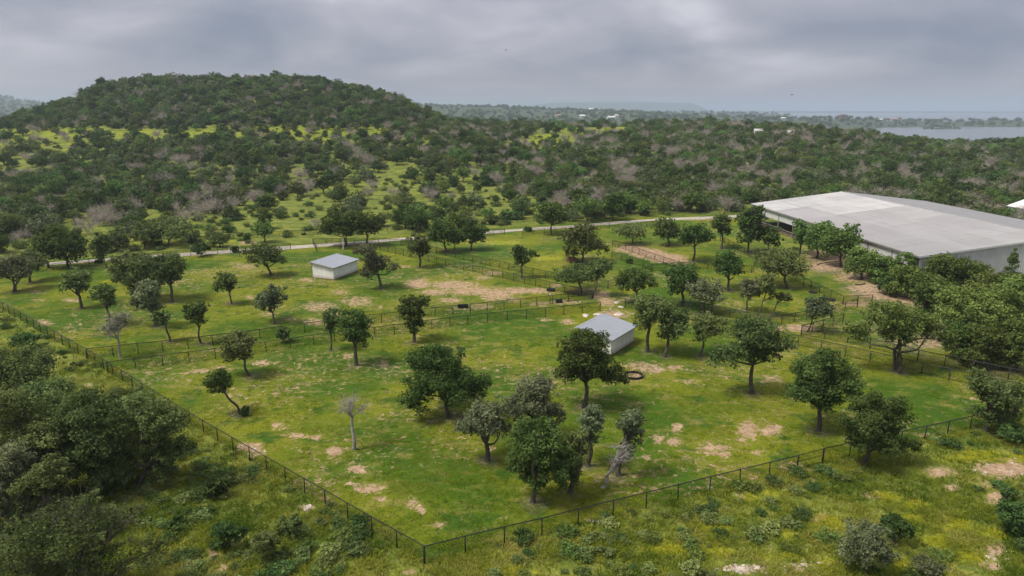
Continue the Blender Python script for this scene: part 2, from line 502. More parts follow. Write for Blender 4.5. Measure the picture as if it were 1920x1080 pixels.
def ground_mat():
    t = NT('pasture_ground')
    P = t.pos()
    z = t.attr('zone'); zs = t.n('SeparateColor'); t.l(z.outputs['Color'], zs.inputs[0])
    z2 = t.attr('zone2'); z2s = t.n('SeparateColor'); t.l(z2.outputs['Color'], z2s.inputs[0])
    mown, bare, yel = zs.outputs[0], zs.outputs[1], zs.outputs[2]
    bright, litter, far = z2s.outputs[0], z2s.outputs[1], z2s.outputs[2]
    n_big = t.noise(P, 0.055, 2, 0.55)
    n_mid = t.noise(P, 0.28, 4, 0.65, 0.6)
    n_fine = t.noise(P, 1.1, 3, 0.65)
    n_tuft = t.noise(P, 4.5, 2, 0.7)
    n_streak = t.noise(P, 0.5, 2, 0.6, 0.3, (0.55, 1.3, 1), 0.7)
    # mown paddock
    c = t.mix(t.sm(n_big, 0.36, 0.62), (0.044, 0.098, 0.006), (0.150, 0.166, 0.010))
    c = t.mix(t.sm(n_mid, 0.50, 0.66), c, (0.040, 0.090, 0.009))
    c = t.mix(t.math('MULTIPLY', t.sm(n_streak, 0.50, 0.72), 0.6), c, (0.235, 0.205, 0.055))
    c = t.mix(t.math('MULTIPLY', t.sm(n_fine, 0.54, 0.75), 0.5), c, (0.24, 0.175, 0.075))
    c = t.mix(t.math('MULTIPLY', t.sm(n_tuft, 0.42, 0.66), 0.5), c, (0.036, 0.066, 0.008))
    # rough grass outside
    w = t.mix(t.sm(n_mid, 0.36, 0.64), (0.080, 0.118, 0.016), (0.190, 0.205, 0.036))
    w = t.mix(t.math('MULTIPLY', t.sm(n_fine, 0.50, 0.72), 0.6), w, (0.165, 0.160, 0.075))
    w = t.mix(t.math('MULTIPLY', t.sm(n_tuft, 0.45, 0.7), 0.45), w, (0.038, 0.058, 0.014))
    t_edge = t.sm(t.math('ADD', mown, t.math('MULTIPLY', t.math('SUBTRACT', n_fine, 0.5), 0.6)), 0.4, 0.6)
    col = t.mix(t_edge, w, c)
    # clearings in the scrub: fresh yellow-green grass
    br = t.mix(t.sm(n_mid, 0.35, 0.65), (0.115, 0.165, 0.014), (0.235, 0.25, 0.020))
    col = t.mix(t.sm(t.math('ADD', bright, t.math('MULTIPLY', t.math('SUBTRACT', n_mid, 0.5), 1.3)), 0.34, 0.78), col, br)
    # woodland litter
    li = t.mix(t.sm(n_fine, 0.35, 0.65), (0.070, 0.072, 0.030), (0.16, 0.155, 0.080))
    col = t.mix(t.math('MULTIPLY', t.sm(t.math('ADD', litter, t.math('MULTIPLY', t.math('SUBTRACT', n_mid, 0.5), 1.2)), 0.25, 0.75), 0.85), col, li)
    # distant country: dark wooded ground
    col = t.mix(far, col, t.mix(t.sm(n_big, 0.35, 0.65), (0.040, 0.058, 0.030), (0.072, 0.090, 0.045)))
    # low moss and stonecrop flowers
    ym = t.sm(t.math('ADD', yel, t.math('MULTIPLY', t.math('SUBTRACT', n_fine, 0.5), 2.4)), 0.42, 0.78)
    ym = t.math('MULTIPLY', ym, 0.55)
    col = t.mix(ym, col, t.mix(n_tuft, (0.19, 0.21, 0.016), (0.40, 0.38, 0.04)))
    # bare granite gravel and soil
    bm = t.sm(t.math('ADD', bare, t.math('MULTIPLY', t.math('SUBTRACT', t.noise(P, 1.3, 4, 0.72, 0.8), 0.5), 3.0)), 0.46, 0.92)
    soil = t.mix(t.sm(n_fine, 0.3, 0.7), (0.26, 0.168, 0.108), (0.44, 0.305, 0.21))
    soil = t.mix(t.math('MULTIPLY', t.sm(n_tuft, 0.52, 0.68), 0.7), soil, (0.13, 0.125, 0.04))
    col = t.mix(t.math('MULTIPLY', bm, 0.92), col, soil)
    hgt = t.math('ADD', t.math('MULTIPLY', n_fine, 0.6), t.math('MULTIPLY', n_tuft, 0.5))
    nm = t.bump(hgt, 0.9, 0.22)
    return t.principled(col, 0.95, 0.08, 0, nm)


M['ground'] = ground_mat()


def metal_roof(name, col, period, axis, stain=0.12, patches=None):
    """ribbed sheet metal; sheets differ a little in age"""
    t = NT(name)
    O = t.obj()
    s = t.n('SeparateXYZ'); t.l(O, s.inputs[0])
    n = t.noise(O, 0.25, 5, 0.6)
    c = t.mix(t.sm(n, 0.3, 0.7), tuple(k * (1 - stain) for k in col), col)
    n2 = t.noise(O, 2.0, 4, 0.7, 0, (1, 0.1, 1) if axis == 'X' else (0.1, 1, 1))
    c = t.mix(t.math('MULTIPLY', t.sm(n2, 0.5, 0.8), 0.25), c, tuple(k * 0.75 for k in col))
    w = t.math('SINE', t.math('MULTIPLY', s.outputs[axis], 2 * math.pi / period))
    nm = t.bump(t.math('POWER', t.math('MULTIPLY_ADD', w, 0.5), 3.0), 0.6, 0.03)
    return t.principled(c, 0.5, 0.4, 0.0, nm)


def chain_link():
    t = NT('black_chain_link')
    uv = t.n('UVMap').outputs[0]
    s = t.n('SeparateXYZ'); t.l(uv, s.inputs[0])
    a = t.math('FRACT', t.math('MULTIPLY', t.math('ADD', s.outputs[0], s.outputs[1]), 10.0))
    b = t.math('FRACT', t.math('MULTIPLY', t.math('SUBTRACT', s.outputs[0], s.outputs[1]), 10.0))
    wire = t.math('MAXIMUM', t.math('LESS_THAN', a, 0.14), t.math('LESS_THAN', b, 0.14))
    d = t.n('BsdfDiffuse'); d.inputs[0].default_value = (0.012, 0.014, 0.013, 1)
    tr = t.n('BsdfTransparent')
    m = t.n('MixShader'); t.l(wire, m.inputs[0]); t.l(tr.outputs[0], m.inputs[1]); t.l(d.outputs[0], m.inputs[2])
    t.l(m.outputs[0], t.out.inputs['Surface'])
    return t.mat


M['chain_link'] = chain_link()


def road_mat():
    t = NT('pale_gravel')
    P = t.pos()
    n = t.noise(P, 0.6, 5, 0.6); f = t.noise(P, 6, 4, 0.7)
    c = t.mix(t.sm(n, 0.3, 0.7), (0.27, 0.245, 0.21), (0.40, 0.365, 0.32))
    c = t.mix(t.math('MULTIPLY', t.sm(f, 0.5, 0.8), 0.4), c, (0.22, 0.19, 0.15))
    return t.principled(c, 0.95, 0.1, 0, t.bump(f, 0.5, 0.05))


def water_mat():
    t = NT('lake_water')
    P = t.pos()
    n = t.noise(P, 0.12, 4, 0.6, 0, (1, 2.2, 1)); n2 = t.noise(P, 0.004, 3, 0.5, 0, (1, 3, 1))
    c = t.mix(n2, (0.10, 0.115, 0.125), (0.16, 0.175, 0.185))
    r = t.math('MULTIPLY_ADD', n2, 0.2); r.node.inputs[2].default_value = 0.12
    p = t.principled(c, r, 0.5, 0, t.bump(n, 0.25, 0.4))
    return p


# ------------------------------------------------------------------ the ground
PADDOCK = [(796, 1056), (1271, 936), (1542, 868), (1818, 802), (2120, 735), (2150, 640), (1935, 690), (1640, 600), (1640, 540), (1600, 520), (1480, 470), (1440, 440), (1420, 400), (1330, 398),
           (940, 426), (700, 446), (100, 488), (-260, 520), (-260, 430), (-40, 555)]
PADDOCK_W = np.array([at(*p)[:2] for p in PADDOCK])


def inside(poly, x, y):
    r = np.zeros(len(x), bool); n = len(poly); j = n - 1
    for i in range(n):
        xi, yi = poly[i]; xj, yj = poly[j]
        c = ((yi > y) != (yj > y)) & (x < (xj - xi) * (y - yi) / (yj - yi + 1e-12) + xi)
        r ^= c; j = i
    return r


ang_f = np.linspace(-R(46), R(46), 560)
ang_b = np.linspace(R(46), R(314), 70)[1:-1]
ANG = np.concatenate([ang_f, ang_b])
rad = [0.0]
q = 6.0
while q < 27000:
    rad.append(q)
    if q < 32: q += 3.0
    elif q < 150: q += 0.42
    elif q < 260: q += 0.9
    elif q < 700: q += 3.2
    else: q *= 1.022
RAD = np.array(rad)
A_, R_ = np.meshgrid(ANG, RAD)
gx = R_ * np.sin(A_); gy = R_ * np.cos(A_)
gz = height(gx, gy)
na, nr = len(ANG), len(RAD)
ii, jj = np.meshgrid(np.arange(nr - 1), np.arange(na), indexing='ij')
j2 = (jj + 1) % na
quads = np.stack([ii * na + jj, (ii + 1) * na + jj, (ii + 1) * na + j2, ii * na + j2], -1).reshape(-1, 4)
gv = np.stack([gx, gy, gz], -1).reshape(-1, 3)
ground_me = mesh_np('ground', gv, quads[:, ::-1], mats=[M['ground']], smooth=True)

BARE = [(670, 880, 20, 9, 1), (695, 915, 25, 9, 1), (655, 905, 12, 5, .7), (715, 935, 12, 5, .9), (555, 818, 22, 6, .8), (545, 840, 14, 5, .6), (590, 820, 18, 5, .8),
        (627, 846, 15, 8, 1), (625, 870, 12, 4, .6), (470, 838, 22, 9, 1), (482, 850, 18, 6, .9), (525, 800, 18, 7, .7), (560, 845, 10, 5, .5), (775, 945, 14, 10, .9),
        (792, 957, 10, 6, .8), (825, 985, 10, 6, .8), (755, 965, 10, 5, .6), (1402, 808, 19, 20, 1), (1446, 806, 20, 11, 1), (1338, 842, 30, 14, .9), (1358, 852, 12, 10, .8), (1268, 803, 14, 8, .9),
        (1234, 822, 12, 9, .9), (1262, 828, 14, 9, .9), (1420, 850, 16, 8, .7), (1310, 866, 24, 8, .5), (1205, 688, 40, 10, .8), (1270, 690, 20, 7, .8), (1225, 692, 25, 8, .9), (1450, 710, 20, 7, .8),
        (1290, 716, 30, 6, .6), (715, 683, 15, 7, .8), (652, 668, 12, 6, .8), (690, 672, 16, 4, .5), (785, 532, 25, 9, 1), (850, 535, 44, 8, 1), (885, 545, 44, 8, 1), (930, 552, 30, 12, 1), (970, 545, 30, 6, 1),
        (815, 548, 30, 6, .9), (1005, 545, 24, 5, 1), (845, 563, 20, 5, .9), (905, 575, 30, 6, .7), (1010, 570, 25, 5, .7), (960, 562, 26, 6, .7), (670, 565, 28, 9, .8), (640, 548, 20, 6, .7), (600, 575, 34, 9, .8), (640, 590, 24, 6, .7),
        (705, 575, 20, 5, .5), (1065, 603, 14, 5, .9), (1020, 600, 14, 4, .7), (1150, 590, 30, 9, .9), (1140, 566, 20, 8, .9), (1175, 560, 15, 5, .7), (1128, 553, 18, 7, .9), (1095, 545, 34, 6, .7), (925, 512, 18, 4, .8),
        (905, 521, 16, 4, .8), (760, 500, 14, 3, .7), (745, 520, 20, 4, .5), (1045, 536, 16, 4, .8), (1185, 467, 26, 6, 1.3), (1215, 475, 28, 7, 1.4), (1250, 484, 30, 7, 1.4), (1278, 492, 20, 5, 1.3), (1555, 498, 44, 10, 1), (1580, 486, 36, 12, 1),
        (1530, 478, 26, 12, .8), (1610, 520, 40, 10, 1), (1640, 540, 46, 9, 1.1), (1665, 553, 60, 8, 1), (1720, 562, 70, 10, .9), (1500, 615, 34, 7, 1), (1460, 617, 20, 4, .8), (1600, 570, 40, 6, .8), (1560, 580, 30, 5, .6), (1700, 640, 60, 14, .6),
        (1740, 645, 30, 8, .7), (135, 563, 18, 4, .8), (75, 563, 16, 4, .6), (70, 547, 16, 4, .6), (85, 605, 18, 5, .8), (140, 590, 14, 4, .5), (135, 615, 12, 4, .6), (575, 525, 16, 4, .9), (415, 630, 14, 5, .5), (440, 495, 14, 4, .6),
        (460, 500, 28, 6, .7), (470, 558, 8, 4, .8), (430, 568, 8, 3, .8), (500, 590, 14, 4, .7), (545, 598, 16, 5, .7), (590, 603, 24, 7, .8), (340, 715, 26, 16, .45), (375, 695, 22, 5, .8), (415, 690, 26, 6, .7), (492, 680, 22, 6, .8),
        (440, 737, 36, 15, .5), (345, 700, 10, 3, .7), (1890, 880, 64, 16, 1.1), (1765, 884, 26, 10, 1), (1782, 915, 16, 6, .9), (1872, 935, 20, 14, 1), (1640, 928, 30, 6, .8), (1540, 973, 24, 10, .9), (1870, 1030, 20, 12, 1), (1860, 1060, 20, 9, 1),
        (1395, 1065, 38, 9, 1), (1500, 1062, 26, 8, .8), (1386, 930, 15, 5, .8), (1850, 910, 20, 6, .8), (575, 953, 14, 6, 1), (548, 962, 12, 4, .7), (395, 1040, 14, 9, .9), (420, 1066, 14, 8, .9), (530, 1052, 12, 7, .8), (770, 1072, 14, 8, .8), (260, 757, 14, 5, .9),
        (168, 722, 10, 4, .7), (1330, 905, 26, 7, .6), (1410, 893, 18, 6, .7), (1110, 975, 12, 4, .8), (1123, 974, 10, 3, .9), (950, 972, 10, 5, .7), (1310, 410, 60, 3, .8), (1140, 418, 20, 2, .4), (465, 455, 14, 3, 1.2), (438, 470, 14, 3, 1), (1165, 487, 20, 5, .3),
        (1230, 515, 40, 5, .5), (1100, 480, 24, 4, .5), (1050, 495, 20, 4, .5), (960, 455, 20, 4, .4), (1380, 690, 24, 5, .5), (1490, 640, 30, 5, .4), (905, 603, 40, 5, .4), (1250, 720, 40, 6, .4), (1070, 700, 30, 6, .3), (1200, 760, 40, 8, .4)]
YELLOW = [(1650, 925, 20, 6), (1672, 935, 16, 6), (1716, 945, 22, 7), (1350, 1035, 30, 10), (1437, 1046, 14, 5), (1405, 935, 16, 6), (1480, 1040, 15, 8), (1548, 976, 28, 12), (1475, 1005, 14, 7), (1750, 1018, 24, 15), (1690, 1060, 15, 15),
          (1815, 860, 60, 6), (1562, 986, 15, 8), (1910, 860, 24, 6), (1550, 1055, 15, 10), (960, 1072, 60, 7), (1700, 972, 30, 7), (1790, 985, 30, 10), (1450, 925, 20, 6), (1840, 850, 40, 5), (343, 667, 9, 5), (215, 693, 15, 5), (125, 760, 10, 8),
          (205, 528, 16, 3), (1180, 545, 16, 5), (245, 452, 30, 5), (275, 445, 20, 4), (100, 503, 20, 3), (940, 455, 40, 4), (1080, 512, 20, 3), (520, 436, 30, 3), (420, 452, 30, 3), (1030, 484, 30, 4), (1200, 535, 24, 4), (1860, 1000, 24, 8), (1340, 990, 30, 8), (1250, 1030, 40, 8), (1820, 1045, 26, 8)]
CLEAR = [(60, 247, 150, 20), (130, 290, 60, 24), (20, 298, 60, 26), (300, 254, 150, 13), (480, 248, 150, 11), (650, 244, 170, 10), (800, 238, 50, 9), (590, 262, 60, 10), (610, 322, 60, 16), (640, 352, 40, 12),
         (880, 335, 28, 36), (877, 288, 14, 20), (985, 268, 28, 12), (1035, 262, 46, 14), (1100, 243, 70, 10), (1175, 238, 40, 6), (968, 342, 20, 14), (1442, 348, 14, 7), (20, 355, 30, 10), (200, 340, 30, 8), (745, 320, 30, 12), (800, 365, 24, 10), (1893, 305, 14, 8)]
DRYCLEAR = [(420, 332, 80, 14), (230, 330, 70, 10), (330, 318, 50, 8), (560, 345, 40, 10), (470, 352, 70, 10), (1100, 245, 70, 9), (90, 285, 40, 10)]
SPARSE = [(700, 405, 330, 26), (450, 438, 260, 20), (850, 385, 130, 26), (600, 385, 60, 22), (260, 455, 120, 10), (1000, 400, 80, 12), (740, 350, 60, 30)]

vx, vy, vz = gv.T
gpx, gpy = proj(vx, vy, vz)
front = (vy > 10) & (np.hypot(vx, vy) < 900)


def ell(px, py, lst, power=1.6):
    r = np.zeros(len(px), np.float32)
    for e in lst:
        k = e[4] if len(e) > 4 else 1.0
        s = (np.abs(px - e[0]) < 2.3 * e[2]) & (np.abs(py - e[1]) < 2.3 * e[3])
        if s.any():
            d = np.hypot((px[s] - e[0]) / e[2], (py[s] - e[1]) / e[3])
            r[s] = np.maximum(r[s], k * np.clip(1.42 - 0.78 * d, 0, 1))
    return r


N = len(vx)
zone = np.zeros((N, 4), np.float32); zone[:, 3] = 1
zone2 = np.zeros((N, 4), np.float32); zone2[:, 3] = 1
fi = np.where(front)[0]
fpx, fpy = gpx[fi], gpy[fi]
zone[fi, 0] = inside(PADDOCK_W, vx[fi], vy[fi])
zone[fi, 1] = np.maximum(ell(fpx, fpy, BARE), np.clip(0.22 + 0.55 * fbm(vx[fi] / 9, vy[fi] / 9, 55, 3), 0, 0.46) * zone[fi, 0])
zone[fi, 2] = ell(fpx, fpy, YELLOW) * 0.9
zone2[fi, 0] = np.clip(ell(fpx, fpy, CLEAR) * np.where(fpy < 272, 1.0, 0.62) - 0.22 + 0.25 * fbm(vx[fi] / 14, vy[fi] / 14, 66, 3), 0, 1)
dist_v = np.hypot(vx, vy)
wood = (dist_v > 190) & (zone[:, 0] < 0.5)
zone2[:, 1] = np.where(wood, np.where(vx > 0.05 * vy, 0.36, 0.30), 0)
sp_m = np.zeros(N, np.float32); sp_m[fi] = np.maximum(ell(fpx, fpy, SPARSE), ell(fpx, fpy, DRYCLEAR) * 0.6)
zone2[:, 1] *= (1 - sp_m)
zone2[fi, 1] = np.maximum(zone2[fi, 1], ell(fpx, fpy, [(1740, 550, 130, 26), (1800, 600, 150, 60), (1880, 690, 60, 20), (1570, 495, 60, 18)]) * 0.9)
zone2[:, 2] = np.clip((dist_v - 600) / 300, 0, 1)
for nm_, arr in (('zone', zone), ('zone2', zone2)):
    a_ = ground_me.color_attributes.new(nm_, 'FLOAT_COLOR', 'POINT')
    a_.data.foreach_set('color', arr.ravel())
ground = tag(link('ground', ground_me), 'grassy ranch ground rolling back to wooded hills', kind='structure')

# lake
lk = []
for r_ in (700, 1500, 3000, 6000, 12000, 26500):
    lk.append([(r_ * math.sin(a), r_ * math.cos(a), LAKE_Z) for a in np.linspace(-R(50), R(75), 60)])
lv = np.array(lk).reshape(-1, 3)
lq = [(i * 60 + j, i * 60 + j + 1, (i + 1) * 60 + j + 1, (i + 1) * 60 + j) for i in range(5) for j in range(59)]
tag(link('lake', mesh_np('lake', lv, np.array(lq)[:, ::-1], mats=[water_mat()])), 'grey lake water beyond the wooded ridge', kind='structure')


# gravel road, a low crowned strip
def smooth_line(pts, step):
    pts = np.array(pts, float)
    seg = np.r_[0, np.cumsum(np.linalg.norm(np.diff(pts, axis=0), axis=1))]
    fx, fy = pchip(seg, pts[:, 0]), pchip(seg, pts[:, 1])
    s = np.linspace(0, seg[-1], max(2, int(seg[-1] / step)))
    return np.stack([fx(s), fy(s)], 1)


def strip(name, mat, line, width, lift, label, crown=0.05, rough=0.28):
    t = np.gradient(line, axis=0); t /= np.linalg.norm(t, axis=1)[:, None]
    nrm = np.stack([t[:, 1], -t[:, 0]], 1)
    ks = [-1.0, -0.96, -0.5, 0, 0.5, 0.96, 1.0]
    V = []
    for i, p in enumerate(line):
        wv = width / 2 * (1 + rough * float(vnoise(i * 0.3, 3.3, 8)))
        for k in ks:
            q = p + nrm[i] * k * wv
            z = float(height(q[0], q[1])) + (lift + crown * (1 - k * k) if abs(k) < 1 else -0.1)
            V.append((q[0], q[1], z))
    m = len(ks)
    Q = [(i * m + j, i * m + j + 1, (i + 1) * m + j + 1, (i + 1) * m + j) for i in range(len(line) - 1) for j in range(m - 1)]
    return tag(link(name, mesh_np(name, V, np.array(Q)[:, ::-1], mats=[mat], smooth=True)), label, kind='structure')


M['road'] = road_mat()
ROAD_PX = [(-300, 522), (-60, 508), (100, 494), (250, 483), (400, 474), (560, 463), (700, 453), (800, 445), (950, 433), (1130, 420), (1230, 412), (1330, 408), (1400, 404), (1430, 398), (1440, 385)]
ROAD = smooth_line([at(*p)[:2] for p in ROAD_PX], 1.5)
strip('gravel_road', M['road'], ROAD, 3.6, 0.03, 'pale gravel road running behind the paddocks')


# ------------------------------------------------------------------ trees
def tubes_np(chains, sides):
    """chains: list of (pts (k,3), radii (k,)); returns verts, quads"""
    V = []; Q = []; b = 0
    ang = np.arange(sides) * 2 * math.pi / sides
    ca, sa = np.cos(ang), np.sin(ang)
    for pts, rr in chains:
        pts = np.asarray(pts, float); k = len(pts)
        t = np.gradient(pts, axis=0); t /= np.linalg.norm(t, axis=1)[:, None] + 1e-9
        ref = np.where(np.abs(t[:, 2:3]) < 0.9, np.array([[0, 0, 1.0]]), np.array([[1.0, 0, 0]]))
        a = np.cross(t, ref); a /= np.linalg.norm(a, axis=1)[:, None] + 1e-9
        c = np.cross(t, a)
        rr = np.asarray(rr, float)[:, None, None]
        ring = pts[:, None, :] + rr * (a[:, None, :] * ca[None, :, None] + c[:, None, :] * sa[None, :, None])
        V.append(ring.reshape(-1, 3))
        i, j = np.meshgrid(np.arange(k - 1), np.arange(sides), indexing='ij')
        j2 = (j + 1) % sides
        Q.append((b + np.stack([i * sides + j, i * sides + j2, (i + 1) * sides + j2, (i + 1) * sides + j], -1)).reshape(-1, 4))
        b += k * sides
    return np.concatenate(V), np.concatenate(Q)


def curve(p0, p1, n, bow, rg):
    p0 = np.asarray(p0, float); p1 = np.asarray(p1, float)
    t = np.linspace(0, 1, n)[:, None]
    L_ = np.linalg.norm(p1 - p0)
    off = rg.normal(size=3) * bow * L_
    off2 = rg.normal(size=3) * bow * 0.5 * L_
    return p0 + (p1 - p0) * t + off * np.sin(t * math.pi) + off2 * np.sin(2 * math.pi * t)


def unit(rg, n):
    v = rg.normal(size=(n, 3)); return v / (np.linalg.norm(v, axis=1)[:, None] + 1e-9)


def leaves_np(rg, centres, radii, per, size, up=0.5, flat=0.75, aspect=0.62):
    """leaf sprigs around clump centres"""
    n = len(centres)
    idx = np.repeat(np.arange(n), per)
    m = len(idx)
    d = unit(rg, m)
    rr = rg.random(m) ** 0.45
    off = d * rr[:, None] * radii[idx][:, None]
    off[:, 2] *= flat
    p = centres[idx] + off
    nrm = 0.55 * d + np.array([0, 0, up]) + 0.75 * unit(rg, m)
    nrm /= np.linalg.norm(nrm, axis=1)[:, None]
    a = np.cross(nrm, unit(rg, m)); a /= np.linalg.norm(a, axis=1)[:, None] + 1e-9
    b = np.cross(nrm, a)
    s = size * (0.45 + 1.1 * rg.random(m) ** 1.4)[:, None]
    V = np.stack([p - a * s * 0.5, p + b * s * aspect * 0.5 + a * s * 0.06, p + a * s * 0.5, p - b * s * aspect * 0.5 + a * s * 0.06], 1).reshape(-1, 3)
    Q = np.arange(m * 4).reshape(-1, 4)
    ct = rg.random(n)
    tint = np.clip(0.5 * ct[idx] + 0.5 * rg.random(m), 0, 1)
    return V, Q, tint


def gen_tree(rg, lobes, leaf=0.25, nleaf=4000, fork=None, trunk_r=0.2, bare=0.0, clump=0.33, twigs=6, lean=(0, 0), droop=0.0, ntrunk=1, sides=7):
    """lobes: (x, y, z, rx, ry, rz) crown masses above the base. Returns wood and leaf arrays."""
    lob = np.array(lobes, float)
    mid = np.average(lob[:, :3], axis=0, weights=lob[:, 3] * lob[:, 5])
    if fork is None: fork = 0.5
    chains = []
    low = min(lob[:, 2] - lob[:, 5])
    fz = max(0.5, mid[2] * fork)
    bases = [np.array([0, 0, -0.25])]
    for k in range(ntrunk - 1):
        w = rg.random() * 6.28
        bases.append(np.array([math.cos(w) * 0.6, math.sin(w) * 0.6, -0.25]))
    forks = []
    for b in bases:
        f = np.array([mid[0] * 0.45 + lean[0], mid[1] * 0.45 + lean[1], fz]) + (b * 1.4 if ntrunk > 1 else 0)
        f[2] = fz
        c = curve(b, f, 7, 0.05, rg)
        c[0] = b
        tr = trunk_r * (0.8 if ntrunk > 1 else 1)
        rr = np.interp(np.linspace(0, 1, 7), [0, 0.12, 0.3, 1], [1.55, 1.15, 1.0, 0.78]) * tr
        chains.append((c, rr)); forks.append(f)
    big = [(np.asarray(a), np.asarray(b)) for a, b in chains]
    thin = []
    cs, cr = [], []
    for li, (x, y, z, rx, ry, rz) in enumerate(lob):
        f = forks[li % len(forks)]
        end = np.array([x, y, z + rz * 0.15])
        lc = curve(f, end, 7, 0.09, rg)
        vol = (rx * rz) / max(lob[:, 3] * lob[:, 5])
        r0 = trunk_r * (0.42 + 0.25 * vol)
        big.append((lc, np.linspace(r0, r0 * 0.3, 7)))
        rm = (rx + ry + rz) / 3
        ncl = int(np.clip(16 + 12 * rm, 16, 64))
        d = unit(rg, ncl * 2)
        d = d[(d[:, 2] > -0.92)][:ncl]
        fr = 0.32 + 0.66 * rg.random(len(d)) ** 0.7
        cc = np.array([x, y, z]) + d * np.array([rx, ry, rz]) * fr[:, None]
        cs.append(cc); cr.append(rm * clump * (0.5 + 1.0 * rg.random(len(d))))
        for q in range(min(twigs, len(cc))):
            st = lc[rg.integers(3, 7)]
            e = cc[q]
            b2 = curve(st, e, 5, 0.10, rg)
            thin.append((b2, np.linspace(r0 * 0.34, max(0.012, r0 * 0.09), 5)))
            if bare > 0:
                for _ in range(int(4 + 9 * bare)):
                    s2 = b2[rg.integers(1, 5)]
                    e2 = s2 + (d[q] * 0.8 + unit(rg, 1)[0] * 0.9 + np.array([0, 0, 0.2])) * rm * (0.3 + 0.6 * rg.random())
                    b3 = curve(s2, e2, 4, 0.12, rg)
                    thin.append((b3, np.linspace(max(0.018, r0 * 0.13), 0.008, 4)))
    V1, Q1 = tubes_np(big, sides)
    if thin:
        V2, Q2 = tubes_np(thin, 4)
        Q2 = Q2 + len(V1); V1 = np.concatenate([V1, V2]); Q1 = np.concatenate([Q1, Q2])
    cs = np.concatenate(cs); cr = np.concatenate(cr)
    lv_ = None
    if nleaf > 0:
        wts = cr ** 2; per = np.maximum(4, (nleaf * wts / wts.sum())).astype(int)
        lv_ = leaves_np(rg, cs, cr, per, leaf)
    return (V1, Q1), lv_


def tree_obj(name, lobes, loc, label, cat, leafm, rg, group=None, woodm=None, **kw):
    wood, lv_ = gen_tree(rg, lobes, **kw)
    root = empty(name, loc)
    tag(root, label, cat, group)
    link('trunk', mesh_np('trunk', wood[0], wood[1], mats=[woodm or M['bark']], smooth=True), root)
    if lv_ is not None:
        link('crown', mesh_np('crown', lv_[0], lv_[1], mats=[leafm], face_attr={'tint': lv_[2]}), root)
    return root


NT_COUNT = 0


def tree_px(label, base, lobes, leafm='oak', name='live_oak_tree', cat='tree', group=None, dens=1.0, **kw):
    """a tree that stands at a picture position; crown masses given as picture ellipses, turned into metres"""
    global NT_COUNT
    NT_COUNT += 1
    rg = np.random.default_rng(1000 + NT_COUNT)
    b = at(*base)
    D = b[1] * cp + (CAM_H - b[2]) * sp
    dep = math.atan2(CAM_H - b[2], b[1])
    k = D / F
    L3 = []; area = 0
    for i, (cx, cyy, rx, ry) in enumerate(lobes):
        yo = (rg.random() - 0.5) * rx * k * 0.9
        hz_ = ((base[1] - cyy) * k - yo * math.sin(dep)) / math.cos(dep)
        rz = max(ry * k * 1.0, 0.25)
        L3.append(((cx - base[0]) * k, yo, max(hz_, rz * 0.55), rx * k * 1.0, rx * k * 0.92, rz))
        area += math.pi * rx * ry
    nl_ok = kw.get('nleaf', 1) != 0
    # a mass on the far side keeps the crown round
    mx = max(range(len(L3)), key=lambda i: L3[i][3] * L3[i][5])
    x, y, z, rx, ry, rz = L3[mx]
    L3.append((x * 0.8 + rg.normal() * 0.3, y + ry * 0.75, z * 0.98, rx * 0.75, ry * 0.7, rz * 0.75))
    if nl_ok and z - rz * 1.15 > 0.28 * (z + rz):
        L3.append((x * 0.8, y * 0.8, z - rz * 0.5, rx * 0.82, ry * 0.8, rz * 0.62)); area *= 1.15
    if kw.pop('skirt', False):
        Hm = z; Rm = rx
        for q in range(4):
            w = 6.283 * (q + rg.random()) / 4
            L3.append((x * 0.6 + math.cos(w) * Rm * 0.75, y * 0.6 + math.sin(w) * Rm * 0.75, Hm * (0.30 + 0.15 * rg.random()), Rm * 0.52, Rm * 0.52, Hm * 0.28))
        area *= 1.5
    leaf = kw.pop('leaf', None) or max(4.3 * k, 0.15)
    nl = kw.pop('nleaf', None)
    if nl is None: nl = int(np.clip(area * 1.15 * dens, 900, 30000))
    H = max(l[2] + l[5] for l in L3)
    tr = kw.pop('trunk_r', None) or min(0.034 * H + 0.03, 0.24)
    # the trunk's sweep: the part of the crown's offset the trunk takes itself
    return tree_obj(name, L3, b, label, cat, M[leafm], rg, group, leaf=leaf, nleaf=nl, trunk_r=tr, **kw)


T = tree_px
# --- front paddock
T('large dense dark oak with a broad rounded crown in the front paddock', (842, 783), [(815, 700, 60, 45), (865, 718, 48, 40), (790, 742, 36, 32), (902, 724, 24, 23), (832, 676, 44, 24)], 'oak_dark', dens=1.2, fork=0.35)
T('bushy oak partly hiding the nearer white shed', (1095, 764), [(1088, 662, 50, 32), (1124, 690, 40, 30), (1068, 690, 32, 28), (1152, 706, 26, 20), (1102, 640, 36, 14)], 'oak_dark', dens=1.0, fork=0.5)
T('grey leaning oak with lichen-pale twigs beside the thicket in the front paddock', (911, 864), [(905, 790, 42, 25), (945, 768, 28, 26), (878, 802, 26, 12), (940, 805, 22, 16)], 'oak_grey', bare=0.45, woodm=M['bark'], fork=0.4)
T('tall grey-green oak at the back of the front paddock thicket', (990, 822), [(1000, 742, 42, 30), (1036, 782, 26, 28), (966, 768, 24, 30), (1010, 770, 30, 22)], 'oak_grey', bare=0.3, fork=0.45)
T('dense dark green oak at the front of the thicket nearest the front fence', (998, 944), [(1008, 832, 50, 38), (985, 865, 34, 34), (1030, 885, 42, 34), (1000, 900, 30, 22), (1030, 850, 40, 34)], 'oak_dark', dens=1.15, fork=0.3)
T('dull green oak close behind the darkest oak of the thicket', (1070, 924), [(1070, 850, 30, 40), (1062, 885, 26, 30), (1082, 830, 22, 22)], 'oak', fork=0.4)
